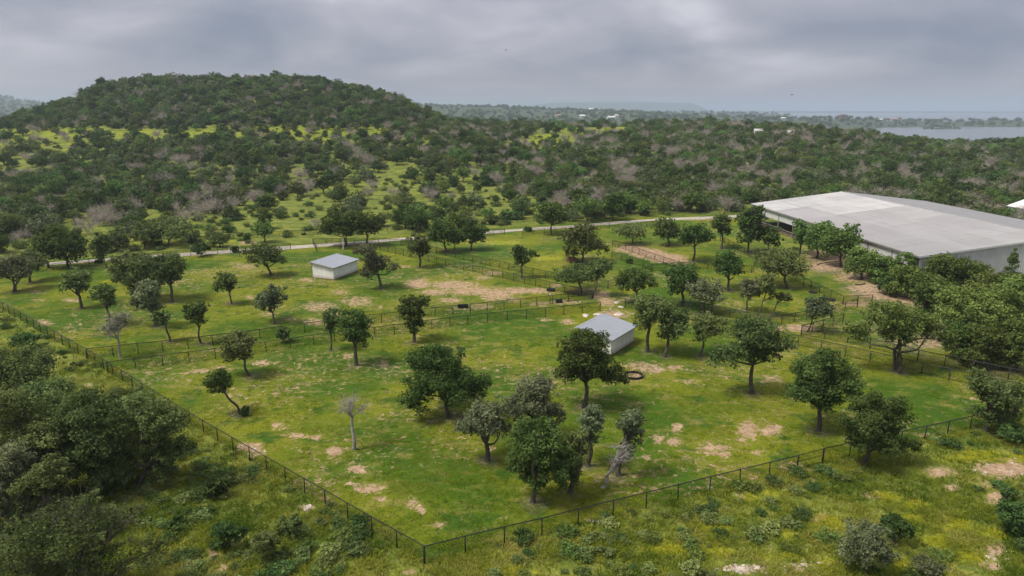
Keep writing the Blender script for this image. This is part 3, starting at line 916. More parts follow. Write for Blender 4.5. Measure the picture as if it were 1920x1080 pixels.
T('slim round-topped oak between the thicket and the leaning dead trunk', (1102, 875), [(1106, 790, 27, 25), (1112, 818, 24, 22)], 'oak_grey', fork=0.5)
T('narrow grey-green oak standing behind the leaning dead trunk', (1162, 893), [(1178, 795, 27, 22), (1186, 822, 22, 20), (1174, 846, 16, 16)], 'oak_grey', fork=0.5)
T('bleached leaning dead trunk with bare twisted branches in the front paddock', (1128, 914), [(1166, 846, 20, 16), (1150, 864, 16, 8), (1176, 862, 12, 10)], name='dead_tree', nleaf=0, bare=0.42, woodm=M['dead_wood'], fork=0.45, trunk_r=0.17, twigs=7)
T('small bleached bare dead tree standing alone in the front paddock', (663, 841), [(668, 762, 26, 14), (652, 768, 18, 10), (684, 768, 16, 10)], name='dead_tree', nleaf=0, bare=0.42, woodm=M['dead_wood'], fork=0.72, trunk_r=0.17, twigs=8)
T('small dark oak on a thin strongly leaning trunk near the left fence', (452, 777), [(420, 712, 27, 16), (416, 727, 22, 12)], 'oak_dark', fork=0.62, trunk_r=0.13, lean=(-0.6, 0))
T('leaning oak with lopsided crown beside the lane fence on the left', (472, 706), [(452, 642, 30, 22), (436, 664, 20, 14), (464, 664, 18, 14)], 'oak', fork=0.5, trunk_r=0.16)
T('dark funnel-shaped oak growing in the lane fence', (775, 642), [(772, 572, 27, 18), (792, 566, 20, 12), (777, 596, 22, 18), (776, 616, 12, 14)], 'oak_dark', fork=0.4)
T('upright oak with grey trunk in front of the lane fence', (668, 685), [(668, 606, 32, 24), (682, 634, 20, 16), (655, 628, 18, 16)], 'oak_dark', fork=0.5)
T('slender small oak behind the lane fence beside the upright oak', (619, 656), [(628, 594, 20, 16), (622, 614, 13, 14)], 'oak', fork=0.5, trunk_r=0.13)
T('spreading live oak with forked pale trunk right of the nearer white shed', (1412, 737), [(1400, 625, 46, 24), (1440, 648, 34, 20), (1358, 668, 38, 20), (1392, 660, 42, 20), (1438, 672, 20, 10)], 'oak', fork=0.55, dens=1.0)
T('low grey-green oak between the nearer shed and the spreading live oak', (1312, 670), [(1332, 608, 34, 18), (1318, 628, 22, 14)], 'oak', fork=0.5, trunk_r=0.16)
T('oak right of the nearer shed, second of the close pair', (1245, 669), [(1262, 600, 33, 26), (1250, 626, 24, 14)], 'oak', fork=0.55)
T('oak right of the nearer shed, first of the close pair beside its wall', (1214, 660), [(1216, 578, 38, 22), (1202, 600, 24, 16), (1232, 596, 20, 14)], 'oak', fork=0.55)
T('dark bronze-green oak on straight trunk just inside the front fence', (1532, 808), [(1525, 705, 50, 32), (1562, 726, 46, 32), (1488, 738, 32, 20), (1530, 740, 44, 28), (1532, 680, 34, 16)], 'oak_dark', fork=0.45, dens=1.1)
T('broad dark oak growing over the front fence', (1620, 870), [(1632, 776, 46, 34), (1598, 800, 42, 32), (1668, 796, 36, 28), (1622, 826, 46, 24), (1692, 836, 26, 12)], 'oak_dark', fork=0.3, dens=1.0)
T('grey-green oak over the front fence at the picture\'s right edge', (1845, 810), [(1850, 738, 42, 26), (1890, 755, 34, 26), (1820, 716, 28, 20), (1862, 776, 40, 18)], 'oak', fork=0.3)
# --- right lane and beyond
T('wide many-stemmed live oak behind the right lane fence', (1684, 697), [(1640, 592, 44, 22), (1698, 600, 46, 26), (1606, 622, 28, 16), (1742, 618, 32, 18), (1766, 638, 20, 12), (1668, 628, 36, 16)], 'oak_olive', fork=0.4, ntrunk=3, dens=1.0)
T('small crooked leaning oak between the right lane fences', (1513, 622), [(1530, 574, 26, 16), (1518, 588, 14, 10), (1546, 586, 12, 8)], 'oak_grey', fork=0.55, trunk_r=0.12)
T('tiny leaning oak on a bent stem below the broad oak near the arena', (1445, 594), [(1468, 556, 11, 9), (1476, 562, 8, 5)], 'oak', fork=0.7, trunk_r=0.1)
T('thin oak with two bare stems in the small paddock near the arena', (1420, 592), [(1436, 532, 18, 20), (1446, 556, 10, 8)], 'oak', fork=0.5, trunk_r=0.1)
T('slight grey oak next to the two-stemmed oak in the small paddock', (1398, 582), [(1406, 538, 24, 16), (1398, 552, 14, 10)], 'oak_grey', fork=0.5, trunk_r=0.12)
T('broad domed live oak in the small paddock by the arena', (1477, 541), [(1465, 486, 46, 22), (1488, 504, 28, 14), (1446, 500, 24, 14)], 'oak', fork=0.45)
T('dark oak in the middle of the small paddock left of the domed oak', (1368, 545), [(1362, 492, 27, 20), (1380, 506, 14, 12), (1348, 506, 14, 10)], 'oak_dark', fork=0.4)
T('bushy oak at the lane junction, right of two', (1278, 572), [(1275, 516, 33, 22), (1262, 540, 20, 14), (1296, 536, 20, 16)], 'oak_dark', fork=0.45)
T('oak at the lane junction, left of two', (1195, 570), [(1186, 520, 33, 17), (1214, 530, 22, 16), (1170, 534, 16, 10)], 'oak_dark', fork=0.5)
T('grey oak behind the lane fence right of the junction', (1318, 590), [(1322, 543, 36, 20), (1340, 558, 18, 12)], 'oak_grey', fork=0.5)
T('oak on slim curved trunk beside the lane gate', (1112, 558), [(1128, 498, 22, 16), (1120, 514, 14, 10)], 'oak', fork=0.6, trunk_r=0.15)
T('spreading oak beside the lane gate with low crown', (1091, 551), [(1078, 510, 38, 15), (1058, 520, 20, 8), (1098, 516, 20, 12)], 'oak', fork=0.55)
T('large forked oak over the old hay mound in the back paddock', (1092, 492), [(1088, 446, 36, 22), (1118, 462, 24, 16), (1070, 470, 18, 10), (1100, 428, 22, 10)], 'oak', fork=0.35)
T('small two-lobed oak in the back paddock', (978, 521), [(974, 472, 15, 14), (998, 475, 13, 9), (978, 488, 14, 10)], 'oak_dark', fork=0.5, trunk_r=0.14)
T('round oak beside the lane fence right of the farther shed', (788, 501), [(785, 455, 23, 15), (780, 472, 16, 12), (798, 468, 12, 10)], 'oak', fork=0.45)
T('dark oak on the back lane near the gravel road', (838, 472), [(826, 430, 30, 20), (846, 442, 18, 16), (812, 442, 14, 12)], 'oak_dark', fork=0.4)
T('slim dark oak between two rounder oaks on the back lane', (852, 470), [(858, 440, 14, 12), (854, 452, 9, 8)], 'oak_dark', fork=0.5, trunk_r=0.12)
T('rounded dark oak with a short trunk alone in the back paddock', (884, 471), [(888, 434, 24, 16), (880, 446, 20, 10), (900, 446, 12, 8)], 'oak_dark', fork=0.45)
T('live oak spreading beside the wall of the farther shed', (715, 542), [(702, 492, 27, 16), (688, 472, 24, 12), (738, 500, 14, 9), (694, 510, 18, 12)], 'oak_grey', fork=0.55)
T('leaning dark trunks and flat crown of oak by the road gate', (648, 462), [(640, 418, 36, 22), (662, 410, 26, 16), (616, 430, 18, 10)], 'oak_dark', fork=0.4, ntrunk=2)
T('oak beside the leaning one at the road gate', (690, 461), [(688, 418, 24, 18), (700, 430, 14, 12)], 'oak_dark', fork=0.4)
# --- left paddock
T('big spreading oak of the clump in the left paddock', (270, 562), [(258, 508, 38, 32), (238, 520, 22, 28), (282, 535, 32, 26), (266, 490, 28, 14)], 'oak', fork=0.35, ntrunk=2, dens=1.0)
T('oak at the right of the clump in the left paddock, on a thin trunk', (324, 567), [(312, 496, 36, 20), (336, 506, 22, 14), (316, 522, 24, 16)], 'oak', fork=0.5)
T('grey-green oak standing in front of the left paddock clump', (295, 613), [(290, 546, 24, 22), (286, 574, 22, 14), (264, 566, 16, 16)], 'oak_grey', fork=0.5)
T('small oak on a crooked leaning stem below the left paddock clump', (319, 641), [(306, 594, 15, 12), (312, 606, 8, 6)], 'oak', fork=0.75, trunk_r=0.13)
T('round oak near the left fence beside the dirt patches', (153, 578), [(148, 522, 24, 18), (136, 538, 16, 12), (160, 540, 12, 10)], 'oak', fork=0.45)
T('flat-topped oak between the left fence and the clump', (206, 610), [(206, 548, 23, 14), (190, 556, 16, 7), (212, 566, 12, 8)], 'oak', fork=0.5, trunk_r=0.14)
T('pale bare dying tree beside the left fence corner', (227, 672), [(224, 604, 22, 18), (212, 620, 16, 14), (236, 596, 14, 12)], 'oak_grey', name='dead_tree', nleaf=350, bare=1.0, woodm=M['dead_wood'], fork=0.55, trunk_r=0.15, twigs=9)
T('compact oak on a bent trunk in front of the lane on the left', (378, 645), [(372, 578, 21, 15), (366, 594, 14, 10), (382, 600, 14, 14)], 'oak_dark', fork=0.5, trunk_r=0.15)
T('small open oak in the middle of the left paddock', (436, 570), [(428, 524, 23, 11), (414, 538, 12, 8), (438, 538, 12, 8)], 'oak', fork=0.5, trunk_r=0.14)
T('twin-stemmed oak right of the middle of the left paddock', (515, 606), [(498, 562, 27, 16), (524, 544, 19, 13), (532, 558, 12, 10)], 'oak_grey', fork=0.4, ntrunk=2, trunk_r=0.14)
T('umbrella-shaped oak left of the farther shed', (508, 516), [(500, 474, 34, 16), (524, 488, 18, 9), (482, 486, 18, 10)], 'oak', fork=0.4)
T('pale oak at the far left end of the left paddock, in front', (24, 548), [(28, 498, 32, 22), (8, 514, 20, 16), (46, 512, 18, 12)], 'oak_grey', fork=0.45, ntrunk=2)
T('oak beside the pale one at the far left of the left paddock', (58, 530), [(60, 488, 26, 18), (52, 504, 16, 12)], 'oak', fork=0.45)
T('very dark broad oak by the left end of the gravel road', (128, 502), [(128, 455, 36, 26), (142, 474, 24, 18), (112, 474, 18, 18)], 'oak_dark', fork=0.35)
T('small oak next to the very dark oak at the gravel road', (92, 502), [(88, 456, 22, 16), (80, 470, 14, 10)], 'oak', fork=0.5)
T('narrow oak on the near side of the gravel road', (198, 502), [(197, 452, 17, 15), (194, 472, 14, 14)], 'oak', fork=0.4, trunk_r=0.15)
# --- beyond the road
T('wide crowned oak with pale trunk across the road from the left paddock', (316, 461), [(312, 424, 40, 18), (340, 434, 28, 16), (290, 438, 16, 12)], 'oak', fork=0.35)
T('oak at the gravel road in the centre, crown over the road', (1034, 441), [(1036, 396, 33, 15), (1020, 408, 18, 10), (1054, 408, 16, 10)], 'oak_dark', fork=0.45)
T('round-headed oak beyond the road right of centre', (1150, 413), [(1150, 376, 24, 16), (1148, 392, 20, 12)], 'oak_dark', fork=0.4)
T('bright green low oak beyond the road beside the round-headed one', (1102, 418), [(1102, 384, 26, 13), (1088, 392, 16, 10)], 'elm', fork=0.4)
T('flat-crowned oak on the near side of the road right of centre', (1187, 457), [(1180, 432, 32, 11), (1196, 440, 16, 8)], 'oak', fork=0.5)
T('dense oak near the dirt strip in the back right paddock', (1254, 462), [(1252, 424, 26, 17), (1240, 438, 18, 10), (1266, 438, 14, 10)], 'oak_dark', fork=0.4)
T('spreading oak on a tall trunk near the dirt strip', (1299, 490), [(1302, 438, 35, 17), (1286, 450, 18, 9), (1324, 446, 14, 9)], 'oak_dark', fork=0.55)
T('dark oak beside the gate fence left of the arena', (1353, 467), [(1352, 414, 23, 16), (1356, 432, 16, 10)], 'oak_dark', fork=0.55)
T('tall dark narrow oak at the left corner of the arena', (1402, 475), [(1402, 412, 24, 22), (1400, 440, 20, 20), (1412, 396, 14, 12)], 'oak_dark', fork=0.4)
T('dark rounded oak against the arena wall', (1440, 478), [(1440, 440, 24, 20), (1452, 450, 16, 14)], 'oak_dark', fork=0.4)
# --- planted trees along the arena wall
AG = 'bright green young elm planted along the arena wall'
T('bright green young elm at the arena wall, farthest of the planted row', (1500, 475), [(1500, 438, 20, 22), (1494, 424, 12, 12)], 'elm', name='elm_tree', fork=0.35)
T('bright green young elm at the arena wall, second of the planted row', (1532, 484), [(1530, 444, 27, 26), (1540, 424, 14, 12), (1520, 456, 18, 16)], 'elm', name='elm_tree', fork=0.35)
T('bright green young elm at the arena wall, largest and nearest of the planted row', (1576, 500), [(1572, 452, 32, 28), (1588, 430, 16, 14), (1558, 466, 20, 18), (1590, 466, 20, 18)], 'elm', name='elm_tree', fork=0.35)
T('rounded leafy bush tree below the dark arena doorway', (1616, 524), [(1612, 488, 30, 24), (1636, 500, 18, 18), (1596, 502, 16, 14)], 'elm', name='elm_tree', fork=0.25)
T('leafy tree in front of the arena\'s near corner', (1672, 530), [(1670, 498, 24, 18), (1690, 486, 18, 14), (1704, 480, 12, 10), (1660, 512, 18, 12)], 'elm', name='elm_tree', fork=0.3)
# --- oak wood at the right edge
T('olive live oak nearest the arena corner in the right-hand wood', (1712, 560), [(1706, 518, 32, 20), (1690, 540, 24, 18), (1734, 530, 26, 20)], 'oak_olive', fork=0.3, skirt=True)
T('olive live oak against the arena end wall in the right-hand wood', (1790, 545), [(1772, 498, 38, 20), (1802, 508, 32, 20), (1750, 512, 26, 20)], 'oak_olive', fork=0.3, skirt=True)
T('olive live oak in the right-hand wood below the small conifer', (1852, 556), [(1850, 520, 34, 18), (1826, 530, 26, 18), (1880, 528, 26, 16)], 'oak_olive', fork=0.3, skirt=True)
T('dome-topped olive live oak at the front of the right-hand wood', (1800, 640), [(1792, 560, 38, 22), (1820, 582, 36, 24), (1776, 590, 30, 22), (1840, 566, 26, 18)], 'oak_olive', fork=0.35, skirt=True, dens=0.95)
T('olive live oak at the picture edge in the middle of the right-hand wood', (1892, 625), [(1886, 560, 42, 24), (1915, 580, 34, 26), (1870, 590, 34, 24)], 'oak_olive', fork=0.35, skirt=True)
T('olive live oak at the lower front of the right-hand wood on a bare trunk', (1852, 693), [(1848, 622, 34, 20), (1868, 645, 30, 20), (1836, 644, 22, 16)], 'oak_olive', fork=0.45, skirt=True)
T('olive live oak at the lower right edge of the right-hand wood', (1906, 697), [(1906, 625, 34, 24), (1920, 650, 28, 20), (1890, 652, 24, 18)], 'oak_olive', fork=0.4, skirt=True)
T('olive live oak behind the dome-topped one in the right-hand wood', (1756, 590), [(1752, 548, 32, 22), (1774, 556, 26, 20)], 'oak_olive', fork=0.3, skirt=True)
T('olive live oak between the conifer and the picture edge in the right-hand wood', (1906, 575), [(1905, 532, 30, 20), (1920, 545, 26, 20)], 'oak_olive', fork=0.3, skirt=True)
T('olive live oak crowded in the centre of the right-hand wood', (1848, 610), [(1846, 556, 34, 22), (1826, 570, 26, 20)], 'oak_olive', fork=0.3, skirt=True)
T('olive live oak low at the front left of the right-hand wood', (1800, 680), [(1798, 622, 30, 20), (1816, 640, 24, 18)], 'oak_olive', fork=0.35, skirt=True)
# --- lower left wood
T('live oak at the left edge beside the left fence, upper one of the near wood', (45, 800), [(38, 688, 58, 32), (76, 712, 36, 24), (10, 715, 40, 30), (50, 735, 44, 26)], 'oak', fork=0.35, skirt=True, dens=1.1)
T('dense live oak at the left edge in the middle of the near wood', (118, 938), [(58, 806, 56, 40), (108, 826, 46, 38), (84, 868, 40, 30), (60, 770, 40, 26)], 'oak', fork=0.4, skirt=True, dens=1.1)
T('tall live oak with pale trunk in the middle of the near wood', (182, 922), [(172, 782, 58, 36), (206, 836, 46, 34), (146, 830, 36, 34), (170, 868, 34, 24), (228, 790, 36, 28)], 'oak', fork=0.45, skirt=True, dens=1.1)
T('live oak on a leaning forked trunk at the right of the near wood', (250, 915), [(330, 796, 40, 34), (286, 818, 44, 34), (352, 842, 26, 20), (300, 776, 36, 20), (310, 850, 34, 22)], 'oak', fork=0.45, skirt=True, dens=1.1, lean=(0.6, 0))
T('grey-green live oak low at the left edge of the near wood', (25, 985), [(28, 872, 44, 34), (20, 920, 44, 34), (44, 944, 30, 24)], 'oak_grey', fork=0.3, skirt=True, dens=1.1)
T('olive twiggy live oak cut off by the lower left corner', (150, 1125), [(140, 1020, 80, 38), (58, 1050, 56, 30), (226, 1000, 34, 32), (208, 962, 26, 18), (272, 978, 24, 18), (290, 1045, 38, 26), (110, 1065, 60, 30), (200, 1060, 50, 30)], 'oak', fork=0.35, skirt=True, bare=0.35, dens=0.8)


T('rounded live oak filling the near wood just below the left fence', (128, 850), [(118, 748, 50, 26), (150, 765, 40, 24), (96, 770, 36, 24)], 'oak', fork=0.35, skirt=True)
T('live oak at the back right of the near wood by the left fence', (235, 860), [(240, 770, 44, 24), (268, 790, 34, 24), (215, 790, 36, 26)], 'oak', fork=0.35, skirt=True)
T('low live oak in the shade at the left edge of the near wood', (70, 1000), [(80, 905, 40, 28), (130, 890, 36, 26)], 'oak', fork=0.3, skirt=True)
T('small live oak at the extreme left edge of the near wood', (-12, 830), [(-4, 760, 44, 36), (20, 790, 36, 28)], 'oak', fork=0.35, skirt=True)


def shrub_px(label, base, lobes, leafm='shrub', name='shrub', cat='shrub', dens=1.2):
    return tree_px(label, base, lobes, leafm, name, cat, dens=dens, fork=0.25, trunk_r=0.05, twigs=3)


S = shrub_px
S('round clipped-looking shrub inside the lane fence on the left', (531, 645), [(531, 626, 15, 14)])
S('low dark bush at the foot of the strongly leaning small oak', (459, 780), [(459, 770, 8, 10)])
S('dark shrub on the rough slope right of the near wood', (408, 932), [(400, 914, 20, 16), (416, 912, 16, 16)])
S('dark shrub low on the rough slope, left of three together', (433, 1026), [(428, 1004, 24, 20), (446, 1000, 18, 16)])
S('bushy shrub low on the rough slope, middle of three together', (500, 1050), [(498, 1026, 22, 22), (510, 1012, 14, 12)], 'oak')
S('bushy shrub low on the rough slope, right of three together', (544, 1010), [(540, 992, 26, 18), (558, 986, 16, 14)], 'oak')
S('small scrubby shrub below the near wood', (328, 992), [(326, 980, 16, 12)])
S('dark shrub against the left fence above the near wood', (56, 655), [(52, 638, 26, 12), (36, 634, 14, 8)])
S('dense dark shrub among yellow flowers outside the front fence', (1676, 1016), [(1668, 990, 26, 20), (1686, 996, 20, 16)])
S('large loose grey-green shrub in the lower right rough', (1622, 1080), [(1622, 1014, 40, 30), (1600, 1040, 30, 26), (1646, 1040, 30, 26)], 'oak_grey', dens=0.8)
S('dark shrub cut by the picture\'s right edge in the rough', (1905, 1008), [(1900, 968, 30, 22), (1918, 985, 26, 24)])
S('small dark shrub beside the bare rock at the right edge', (1893, 940), [(1893, 926, 14, 12)])
S('low dark bush under the oak at the right end of the front fence', (1900, 832), [(1896, 812, 28, 14), (1915, 818, 20, 12)])
S('grey scrubby shrub below the dense dark shrub in the rough', (1735, 1085), [(1730, 1062, 26, 14), (1752, 1068, 20, 12)], 'oak_grey', dens=0.6)
S('rounded ornamental shrub on the near road verge beside the umbrella oak', (377, 481), [(377, 465, 16, 13)])
S('small ball-shaped shrub on the near road verge', (441, 474), [(441, 467, 6, 6)])
S('small red-mulched shrub across the road', (462, 454), [(462, 447, 6, 7)])
S('little dark shrub beside the narrow oak at the road', (184, 493), [(184, 489, 6, 5)])
S('round bush near the dark arena doorway', (1642, 530), [(1640, 515, 18, 13)], 'elm')
S('bush with brownish tips at the front of the right-hand wood', (1658, 550), [(1660, 536, 18, 14), (1674, 540, 12, 10)])
S('dark bush by the tall narrow oak at the fence in the right paddock', (1181, 494), [(1181, 490, 5, 5)])
S('small shrub on the verge in the road gate gap', (991, 434), [(991, 430, 6, 5)])
S('dark rounded shrub on the grass verge across the road, left of two', (922, 420), [(922, 415, 6, 5)])
S('low dark hedge-like shrub beyond the road in the centre', (960, 412), [(950, 404, 18, 8), (972, 404, 14, 8)])
S('low dark shrub beyond the road left of the round-headed dark oak', (748, 419), [(748, 412, 16, 7)])


def conifer(label, base, top, halfw):
    b = at(*base); D = b[1] * cp + CAM_H * sp; k = D / F
    H = (base[1] - top) * k / math.cos(math.atan2(CAM_H, b[1])); w = halfw * k
    rg = np.random.default_rng(77)
    cs, cr = [], []
    for i in range(70):
        t_ = rg.random() ** 1.3
        a = rg.random() * 6.283
        rr_ = w * (1 - t_) * (0.35 + 0.65 * rg.random())
        cs.append((math.cos(a) * rr_, math.sin(a) * rr_, 0.4 + t_ * (H - 0.6))); cr.append(0.28 * w * (1.15 - 0.7 * t_))
    lv_ = leaves_np(rg, np.array(cs), np.array(cr), np.full(70, 40), 0.3, up=0.3)
    root = tag(empty('pine_tree', b), label, 'tree')
    mb = MB(); mb.tube([(0, 0, -0.2), (0, 0, H * 0.5), (0, 0, H)], [0.14, 0.09, 0.02], 7); mb.build('trunk', M['bark'], root)
    link('crown', mesh_np('crown', lv_[0], lv_[1], mats=[M['oak_olive']], face_attr={'tint': lv_[2]}), root)


conifer('small pointed conifer against the arena end wall', (1890, 540), 465, 24)


# ------------------------------------------------------------------ woodland beyond the road
def variant(seed, kind):
    rg = np.random.default_rng(seed)
    u = rg.random
    if kind == 'oak':
        R0 = 2.6 + 0.9 * u(); H = 4.6 + 1.4 * u()
        lob = [(0, 0, H - R0 * 0.62, R0 * 0.8, R0 * 0.8, R0 * 0.6)]
        for k in range(rg.integers(4, 6)):
            w = 6.283 * (k + u() * 0.7) / 5
            lob.append((math.cos(w) * R0 * 0.55, math.sin(w) * R0 * 0.55, H - R0 * (0.75 + 0.35 * u()), R0 * (0.45 + 0.2 * u()), R0 * (0.45 + 0.2 * u()), R0 * (0.34 + 0.12 * u())))
        w, l = gen_tree(rg, lob, leaf=0.40, nleaf=2600, fork=0.35, trunk_r=0.2, twigs=2, sides=6, ntrunk=1 + int(u() < 0.4), clump=0.3)
    elif kind == 'juniper':
        R0 = 1.9 + 0.5 * u(); H = 3.6 + 1.2 * u()
        lob = [(0, 0, H * 0.42, R0, R0, H * 0.38), (0.2, 0, H * 0.68, R0 * 0.66, R0 * 0.66, H * 0.28), (R0 * 0.5, 0.3, H * 0.35, R0 * 0.6, R0 * 0.6, H * 0.3), (-R0 * 0.45, -0.2, H * 0.4, R0 * 0.6, R0 * 0.6, H * 0.3)]
        w, l = gen_tree(rg, lob, leaf=0.36, nleaf=2200, fork=0.3, trunk_r=0.13, twigs=1, sides=5, clump=0.3)
    elif kind == 'bare':
        R0 = 1.7 + 0.7 * u(); H = 3.2 + 1.3 * u()
        lob = []
        for k in range(6):
            a = 6.283 * k / 6 + u()
            lob.append((math.cos(a) * R0 * 0.6, math.sin(a) * R0 * 0.6, H * (0.55 + 0.25 * u()), R0 * 0.6, R0 * 0.6, H * 0.3))
        w, l = gen_tree(rg, lob, nleaf=0, fork=0.12, trunk_r=0.10, bare=0.45, twigs=9, sides=4, ntrunk=3)
        w[0][:] = w[0]
        l = None
    else:
        R0 = 1.0 + 0.5 * u(); H = 1.3 + 0.6 * u()
        lob = [(0, 0, H * 0.5, R0, R0, H * 0.42), (R0 * 0.6, 0.2, H * 0.42, R0 * 0.6, R0 * 0.6, H * 0.36), (-R0 * 0.5, -0.3, H * 0.4, R0 * 0.65, R0 * 0.65, H * 0.36)]
        w, l = gen_tree(rg, lob, leaf=0.26, nleaf=900, fork=0.2, trunk_r=0.05, twigs=1, sides=4, clump=0.34)
    return w, l


LEAFOF = {'oak': ['oak', 'oak_dark', 'oak', 'oak_grey', 'oak_dark', 'oak_olive', 'elm'], 'juniper': ['juniper', 'juniper', 'oak_dark', 'juniper'], 'bare': ['oak'] * 4, 'shrub': ['shrub', 'oak', 'pale_shrub', 'juniper', 'oak_olive']}
NAMEOF = {'oak': 'live_oak_tree', 'juniper': 'juniper_tree', 'bare': 'leafless_tree', 'shrub': 'scrub_bush'}
VAR = {}
for kind in ('oak', 'juniper', 'bare', 'shrub'):
    VAR[kind] = []
    for i, lm in enumerate(LEAFOF[kind]):
        w, l = variant(500 + 31 * i + len(kind), kind)
        wm = M['twig'] if kind == 'bare' else M['bark']
        tm = mesh_np('trunk', w[0], w[1], mats=[wm], smooth=True)
        cm = None if l is None else mesh_np('crown', l[0], l[1], mats=[M[lm]], face_attr={'tint': l[2]})
        if l is None:
            jm = tm
        else:
            jm = mesh_np(kind, np.concatenate([w[0], l[0]]), np.concatenate([w[1], l[1] + len(w[0])]), mats=[wm, M[lm]],
                         mi=np.r_[np.zeros(len(w[1])), np.ones(len(l[1]))], face_attr={'tint': np.r_[np.zeros(len(w[1])), l[2]]})
        VAR[kind].append((tm, cm, jm))


def instancer(name, pts, rotz, scl, idx, meshes, extra=None):
    """one object that carries very many small plants (geometry nodes on a point mesh)"""
    src = bpy.data.collections.new(name + '_source')
    for i, m in enumerate(meshes):
        o = bpy.data.objects.new('%s_%03d' % (name, i), m); src.objects.link(o)
    me = bpy.data.meshes.new(name)
    me.vertices.add(len(pts)); me.vertices.foreach_set('co', np.asarray(pts, np.float32).ravel())
    a = me.attributes.new('rot', 'FLOAT_VECTOR', 'POINT'); rv = np.zeros((len(pts), 3), np.float32); rv[:, 2] = rotz; a.data.foreach_set('vector', rv.ravel())
    a = me.attributes.new('scl', 'FLOAT_VECTOR', 'POINT'); a.data.foreach_set('vector', np.asarray(scl, np.float32).reshape(-1, 3).ravel())
    a = me.attributes.new('idx', 'INT', 'POINT'); a.data.foreach_set('value', np.asarray(idx, np.int32))
    if extra is not None:
        a = me.attributes.new('gtint', 'FLOAT', 'POINT'); a.data.foreach_set('value', np.asarray(extra, np.float32))
    o = link(name, me)
    g = bpy.data.node_groups.new(name, 'GeometryNodeTree')
    g.interface.new_socket('Geometry', in_out='INPUT', socket_type='NodeSocketGeometry')
    g.interface.new_socket('Geometry', in_out='OUTPUT', socket_type='NodeSocketGeometry')
    gi = g.nodes.new('NodeGroupInput'); go = g.nodes.new('NodeGroupOutput')
    ci = g.nodes.new('GeometryNodeCollectionInfo'); ci.inputs['Collection'].default_value = src
    ci.inputs['Separate Children'].default_value = True; ci.inputs['Reset Children'].default_value = True
    ip = g.nodes.new('GeometryNodeInstanceOnPoints')
    ip.inputs['Pick Instance'].default_value = True

    def na(nm, dt):
        n = g.nodes.new('GeometryNodeInputNamedAttribute'); n.data_type = dt; n.inputs['Name'].default_value = nm
        return n.outputs['Attribute']
    e2r = g.nodes.new('FunctionNodeEulerToRotation')
    g.links.new(na('rot', 'FLOAT_VECTOR'), e2r.inputs[0])
    g.links.new(gi.outputs[0], ip.inputs['Points'])
    g.links.new(ci.outputs[0], ip.inputs['Instance'])
    g.links.new(na('idx', 'INT'), ip.inputs['Instance Index'])
    g.links.new(e2r.outputs[0], ip.inputs['Rotation'])
    g.links.new(na('scl', 'FLOAT_VECTOR'), ip.inputs['Scale'])
    g.links.new(ip.outputs[0], go.inputs[0])
    md = o.modifiers.new('scatter', 'NODES'); md.node_group = g
    return o


rgw = np.random.default_rng(5)


def jitter_grid(y0, y1, step, half=0.80):
    ys = np.arange(y0, y1, step)
    P = []
    for y in ys:
        xs = np.arange(-half * y - 20, half * y + 20, step)
        P.append(np.stack([xs, np.full(len(xs), y)], 1))
    P = np.concatenate(P)
    return P + (rgw.random(P.shape) - 0.5) * step * 0.95


def seg_dist(P, line):
    d = np.full(len(P), 1e9)
    for a, b in zip(line[:-1], line[1:]):
        ab = b - a; t = np.clip(((P - a) @ ab) / (ab @ ab), 0, 1)
        d = np.minimum(d, np.hypot(*(P - a - t[:, None] * ab).T))
    return d


ARENA_A = np.array([75.78, 123.97]); ARENA_B = np.array([69.2, 195.65])
ar_w = (ARENA_B - ARENA_A); ar_L = np.linalg.norm(ar_w); ar_w = ar_w / ar_L
ar_p = np.array([ar_w[1], -ar_w[0]]); ar_HW = 26.5


def arena_clear(P, m):
    q = P - ARENA_A
    a = q @ ar_w; b = q @ ar_p
    return (a > -m) & (a < ar_L + m) & (b > -m) & (b < 2 * ar_HW + m)


GREEN_FAR = inside(PADDOCK_W, np.zeros(1), np.zeros(1))
plants = {k: [] for k in NAMEOF}           # rows: x y z scale rot variant px_size
hill_rows = {k: [] for k in NAMEOF}
far_rows = []


def wood_scatter(P):
    P = P[~inside(PADDOCK_W, P[:, 0], P[:, 1])]
    P = P[~arena_clear(P, 5)]
    P = P[seg_dist(P, ROAD) > 7]
    z = height(P[:, 0], P[:, 1])
    px, py = proj(P[:, 0], P[:, 1], z)
    return P, z, px, py


# trees proper
G1 = jitter_grid(120, 620, 5.0)
G2 = jitter_grid(415, 650, 5.0)
P, z, px, py = wood_scatter(np.concatenate([G1, G2]))
extra = ~np.isin(P[:, 0], G1[:, 0])
ok = ~extra | ((px < 880) & (z > 22))
P, z, px, py = P[ok], z[ok], px[ok], py[ok]
ok = (P[:, 1] > 152 + 0.10 * P[:, 0] * (P[:, 0] > 0)) & (px > -60) & (px < 1990)
ok &= ~((px > 1640) & (py > 470) & (py < 720))
P, z, px, py = P[ok], z[ok], px[ok], py[ok]
dens = 0.80 + 0.22 * fbm(P[:, 0] / 40, P[:, 1] / 40, 3, 2)
right = np.clip((px - 900) / 300, 0, 1)
dens = dens * (1.0 + 0.05 * right)
cl = np.clip(ell(px, py, CLEAR) + 0.35 * fbm(P[:, 0] / 16, P[:, 1] / 16, 67, 2) - 0.15, 0, 1); spm = ell(px, py, SPARSE); dry = ell(px, py, DRYCLEAR)
dens = dens * (1 - np.where(py < 272, 0.90, 0.62) * np.clip(cl * 1.15, 0, 1)) * (1 - 0.84 * np.clip(spm * 1.1, 0, 1)) * (1 - 0.7 * dry)
hill = (P[:, 1] > 418 + 26 * fbm(P[:, 0] / 22, P[:, 1] / 60, 12, 3)) & (px < 880) & (z > 19 + 5 * fbm(P[:, 0] / 17, P[:, 1] / 17, 15, 2))
dens = np.where(hill, 1.0, dens)
